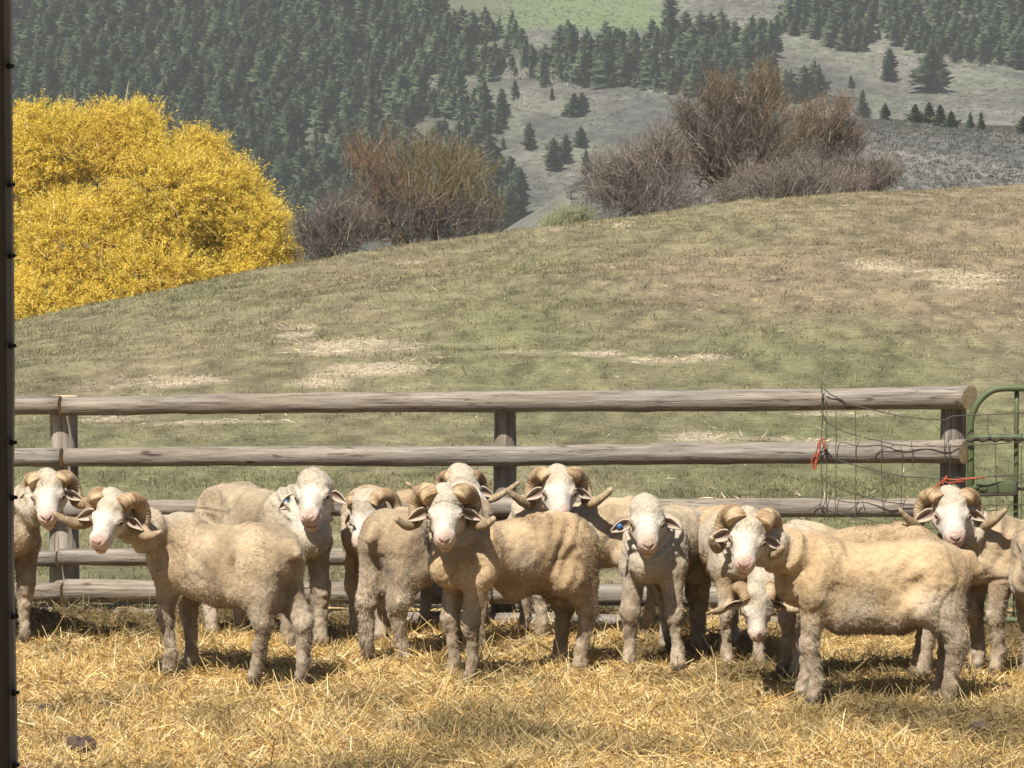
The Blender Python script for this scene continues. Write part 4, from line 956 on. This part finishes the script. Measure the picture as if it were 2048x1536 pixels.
# ------------------------------------------------------------------ conifers on the hillside
def conifer_mesh(seed, wide=.23, dens=1.0, nb=280):
    """unit height conifer, light and dark sprays of needles around a trunk"""
    rs = np.random.default_rng(seed); V, Q, C = [], [], []
    n = int(nb * dens); t = rs.random(n) ** .80 * .93 + .06
    prof = wide * (1 - t) ** .68 * (1 - .55 * sst(.16, .0, t)) * (1 + .22 * np.sin(t * 34 + seed) + rs.normal(0, .14, n)) + .012
    az = rs.uniform(0, 2 * np.pi, n); lump = 1 + .22 * np.sin(az * 2 + seed + t * 6); prof = prof * lump
    P0 = np.c_[np.cos(az) * prof * .12, np.sin(az) * prof * .12, t]
    D = np.c_[np.cos(az), np.sin(az), rs.normal(-.10, .25, n)]
    v, q, bi = ribbons(P0, D, prof, prof * .55 + .012, np.c_[np.zeros(n), np.zeros(n), rs.uniform(-.05, .35, n)], 2, side=np.c_[-np.sin(az), np.cos(az), rs.normal(0, .6, n)] @ np.eye(3) + np.array([0, 0, 1.2]), taper=.75)
    c = mix(np.array([.026, .038, .022]), np.array([.072, .086, .045]), rs.random((n, 1)) ** 1.4)
    # short ragged sprays at the ends
    m = n * 3; j = rs.integers(0, n, m); f = rs.uniform(.35, 1.0, m); pp = P0[j] + D[j] * (prof[j] * f)[:, None]
    v2, q2, b2 = ribbons(pp, D[j] * .6 + rs.normal(size=(m, 3)) * .7 + np.array([0, 0, .25]), rs.uniform(.018, .050, m), rs.uniform(.007, .016, m), rs.normal(size=(m, 3)) * .2, 1, taper=.8)
    c2 = mix(np.array([.034, .046, .028]), np.array([.10, .108, .062]), rs.random((m, 1)) ** 1.3)
    tp, tq, tt = tube(np.array([(0, 0, -.03), (0, 0, .4), (0, 0, .99)]), np.array([.014, .009, .003]), 6)
    return (np.vstack([v, v2]), np.vstack([q, q2 + len(v)]), np.vstack([c[bi], c2[b2]])), (tp, tq, tt)
VAR = [conifer_mesh(500 + i, wd, dn) for i, (wd, dn) in enumerate([(.26, 1), (.31, 1.1), (.20, .9), (.33, 1.2), (.28, .8), (.35, 1.3)])]
CROWN = [make_mesh('conifer_crown', v, q, mats=[M['needle']], col=c) for (v, q, c), _ in VAR]
TRUNK = [make_mesh('conifer_trunk', *t, mats=[M['bark']]) for _, t in VAR]
def whole(i):
    (v, q, c), (tv, tq, tt) = VAR[i]
    return make_mesh('conifer', np.vstack([v, tv]), np.vstack([q, tq + len(v)]), tt + len(v), mats=[M['needle'], M['bark']], col=np.vstack([c, np.tile([.1, .08, .06], (len(tv), 1))]),
                     midx=np.r_[np.zeros(len(q)), np.ones(len(tq) + len(tt))])
WHOLE = [whole(i) for i in range(len(VAR))]
hz, sz = hill_h, spur_h
def ground_hit(px, py):
    p = on_terrain(px, py, sz, 400, 660, 3.0) if px > 1150 else None
    return p if p is not None else on_terrain(px, py, hz, 790, 1300, 3.0)
# trees that stand alone: base column, base row, height in px, variant, label
SOLO = [(1863, 186, 95, 3, 'large dark conifer standing alone on the open slope at the right'), (1778, 164, 66, 0, 'slender conifer left of the large dark one on the right slope'),
        (1148, 236, 48, 5, 'bushy rounded conifer on the open slope left of the tallest bare willow'), (1163, 232, 42, 3, 'smaller conifer touching the bushy rounded one on the open slope'),
        (1058, 300, 54, 4, 'dark conifer at the wood edge above the pair on the open slope'), (1161, 298, 40, 5, 'squat round conifer above the tallest bare shrub on the open slope'),
        (1107, 346, 66, 1, 'left tree of the conifer pair lowest on the open slope'), (1131, 330, 58, 0, 'right tree of the conifer pair lowest on the open slope'),
        (1172, 352, 50, 2, 'narrow conifer right of the lowest pair on the open slope'), (1040, 438, 100, 2, 'tall narrow conifer standing right of the rounded bare willow'),
        (1003, 236, 58, 4, 'conifer at the wood edge beside the pale dead brush'), (1030, 208, 44, 2, 'small pointed conifer above the wood edge by the pale brush'),
        (1104, 204, 26, 2, 'tiny conifer alone in the middle of the pale brush line'), (1090, 176, 28, 3, 'small rounded conifer on top of the pale brush line'),
        (1725, 238, 58, 2, 'narrow conifer rising behind the reddish leaning willow'), (1770, 243, 36, 0, 'small pale conifer on the near hill crest beside the leaning willow'),
        (1702, 178, 26, 0, 'tiny conifer alone below the right tree belt'), (1830, 248, 38, 5, 'leftmost of the low conifer row on the near hill crest'),
        (1858, 252, 42, 3, 'second conifer of the low row on the near hill crest'), (1880, 256, 44, 1, 'tallest conifer of the low row on the near hill crest'), (1902, 258, 36, 5, 'last bushy conifer of the low row on the near hill crest'),
        (1940, 260, 34, 2, 'thin reddish conifer on the near hill crest'), (1962, 263, 38, 2, 'thin conifer right of the reddish one on the near hill crest'), (2046, 272, 34, 3, 'dark conifer on the near hill crest at the right edge'),
        (1340, 98, 110, 2, 'tall dark conifer standing at the right side of the green hayfield'), (980, 130, 34, 0, 'small conifer standing before the tree belt under the hayfield')]
for i, (bx_, by_, hh, k, lab) in enumerate(SOLO):
    p = ground_hit(bx_, by_)
    if p is None: print('no ground for', bx_, by_); continue
    r_ = empty('conifer', tuple(p), random.uniform(0, 6)); s_ = hh * p[1] / F; r_.scale = (s_ * 1.15, s_ * 1.15, s_)
    tag(r_, lab, 'conifer', 'conifers standing apart on the hillside')
    add('crown', CROWN[k], r_); add('trunk', TRUNK[k], r_)
# woods: image-plane outlines give where the woods stand, each tree then stands on the hill
def inpoly(x, y, poly):
    c = False; j = len(poly) - 1
    for i in range(len(poly)):
        if (poly[i][1] > y) != (poly[j][1] > y) and x < (poly[j][0] - poly[i][0]) * (y - poly[i][1]) / (poly[j][1] - poly[i][1]) + poly[i][0]: c = not c
        j = i
    return c
LEFTW = [(-120, -60), (880, -60), (880, 40), (1060, 80), (1080, 150), (960, 160), (970, 200), (1000, 240), (1010, 320), (1035, 400), (1010, 480), (-120, 520)]
BELT = [(1040, 70), (1150, 90), (1300, 90), (1420, 60), (1480, 75), (1560, 60), (1600, -60), (2140, -60), (2140, 150), (2010, 125), (1880, 120), (1800, 90), (1760, 75), (1680, 130), (1690, 170), (1600, 200), (1540, 210), (1400, 195), (1280, 172), (1180, 165), (1040, 150)]
cand = []
rr_ = random.Random(5)
for k in range(13000):
    if rr_.random() < .68: px, py = rr_.uniform(-120, 1090), rr_.uniform(-40, 520); ok = inpoly(px, py, LEFTW)
    else: px, py = rr_.uniform(1040, 2140), rr_.uniform(-40, 210); ok = inpoly(px, py, BELT)
    if not ok: continue
    if px > 1600 and py < 80 and rr_.random() < .55: continue
    if px > 1085 and vn(np.array([[p_ * .012 for p_ in (px, py * 2.2)]]), 1, 3)[0] > .36: continue
    if vn(np.array([[px * .02, py * .05]]), 1, 8)[0] > .52: continue
    if 480 < px < 1080 and 90 < py < 330 and rr_.random() < .75 * (px - 400) / 600: continue
    p = ground_hit(px, py + 10)
    if p is None or p[1] < 700: continue
    cand.append((p, rr_.choice([rr_.uniform(3.0, 5.5), rr_.uniform(4, 7), rr_.uniform(5.5, 9.5)]) * (1.1 if px < 700 else .95), rr_.randrange(6), rr_.uniform(0, 6.28), px))
grid_ = {}; trees = []
for c in cand:   # spacing
    key = (int(c[0][0] / 2.0), int(c[0][1] / 2.7))
    if key in grid_: continue
    grid_[key] = 1; trees.append(c)
trees.sort(key=lambda c: -c[1] / c[0][1])
print('wood trees', len(trees))
for p, h_, k, a, px in trees[:270]:
    o = add('conifer', WHOLE[k], loc=tuple(p)); o.rotation_euler = (0, 0, a); o.scale = (h_ * 1.1, h_ * 1.1, h_)
    tag(o, 'dark conifer crowded in the dense wood on the left of the far hillside' if px < 1085 else 'dark conifer in the tree belt across the upper right hillside', 'conifer', 'conifers in the dense hillside wood' if px < 1085 else 'conifers in the upper right tree belt')
VLO = [conifer_mesh(540 + i, wd, 1, 130)[0] for i, wd in enumerate((.27, .32, .22, .37, .30, .40))]
Vs, Qs, Cs, off = [], [], [], 0
for p, h_, k, a, px in trees[270:]:
    v, q, c = VLO[k]; ca, sa = math.cos(a), math.sin(a)
    vv = np.c_[v[:, 0] * ca - v[:, 1] * sa, v[:, 0] * sa + v[:, 1] * ca, v[:, 2]] * [h_ * 1.1, h_ * 1.1, h_] + p
    Vs.append(vv.astype(np.float32)); Qs.append(q + off); Cs.append(c * rr_.uniform(.75, 1.3)); off += len(v)
if Vs: tag(add('pine_wood', make_mesh('pine_wood', np.vstack(Vs), np.vstack(Qs), mats=[M['needle']], col=np.vstack(Cs))), 'dense mass of dark conifers covering the far hillside', 'wood', kind='stuff')
# sagebrush dotted over the open slopes
rs = np.random.default_rng(77); pts = []
x = rs.uniform(-40, 175, 26000); y = rs.uniform(800, 1080, 26000); k = rs.random(26000) < .55 + .6 * fbm(np.c_[x, y], .05, 78, 3); x, y = x[k], y[k]; A = np.c_[x, y, hill_h(x, y)]
x = rs.uniform(8, 80, 12000); y = rs.uniform(470, 570, 12000); B = np.c_[x, y, spur_h(x, y)]
A = np.vstack([A, B]); m = len(A); nb_ = 7
P0 = np.repeat(A, nb_, 0) + rs.normal(size=(m * nb_, 3)) * [.25, .25, 0]; n = len(P0)
D = rs.normal(size=(n, 3)) * .7; D[:, 2] = np.abs(D[:, 2]) + .4
V, Q, bi = ribbons(P0, D, rs.uniform(.15, .5, n), rs.uniform(.08, .22, n), np.zeros((n, 3)), 1, taper=.7)
c = mix(np.array([.07, .073, .062]), np.array([.17, .162, .135]), np.repeat(rs.random(m), nb_)[:, None])
tag(add('sagebrush', make_mesh('sagebrush', V, Q, mats=[M['blade']], col=c[bi])), 'grey sagebrush dotted over the open hillside', 'sagebrush', kind='stuff')
# pale dead brush along the foot of the tree belt
pts = []
for (a, b, c_, d_, cnt) in [(945, 128, 1010, 150, 30), (1005, 145, 1110, 160, 60), (1090, 150, 1220, 178, 70), (1290, 155, 1350, 190, 40), (1020, 205, 1060, 222, 22), (700, 205, 735, 230, 12), (810, 168, 860, 185, 10), (1880, 120, 1990, 135, 24), (1420, -5, 1560, 12, 20), (1560, 225, 1700, 245, 40)]:
    for _ in range(cnt):
        p = ground_hit(rs.uniform(a, c_), rs.uniform(b, d_))
        if p is not None: pts.append(p)
A = np.array(pts); m = len(A); nb_ = 26; P0 = np.repeat(A, nb_, 0) + rs.normal(size=(m * nb_, 3)) * [.5, .5, .1]; n = len(P0)
D = rs.normal(size=(n, 3)) * .6; D[:, 2] = np.abs(D[:, 2]) + .5
V, Q, bi = ribbons(P0, D, rs.uniform(.5, 1.9, n), rs.uniform(.05, .16, n), rs.normal(size=(n, 3)) * .2, 2, taper=.7)
c = np.array([.46, .44, .37]) * rs.uniform(.5, 1.15, n)[:, None]
tag(add('dead_brush', make_mesh('dead_brush', V, Q, mats=[M['blade']], col=c[bi])), 'pale leafless brush along the foot of the tree belt', 'brush', kind='stuff')

# ------------------------------------------------------------------ haze
hv_, hq_, _ = boxv(-720, 720, -60, 1520, -60, 170)
hm = bpy.data.materials.new('haze'); hm.use_nodes = True; nt = hm.node_tree
nt.nodes.remove(nt.nodes['Principled BSDF']); pv = nt.nodes.new('ShaderNodeVolumePrincipled'); nt.links.new(pv.outputs[0], nt.nodes['Material Output'].inputs['Volume'])
pv.inputs['Color'].default_value = (.84, .88, .86, 1); pv.inputs['Density'].default_value = 0.00018; pv.inputs['Anisotropy'].default_value = 0.0
ho = add('haze', make_mesh('haze', hv_, hq_, mats=[hm], smooth=False)); orient(ho); ho['kind'] = 'stuff'; ho['label'] = 'thin bluish haze filling the valley air'; ho['category'] = 'haze'
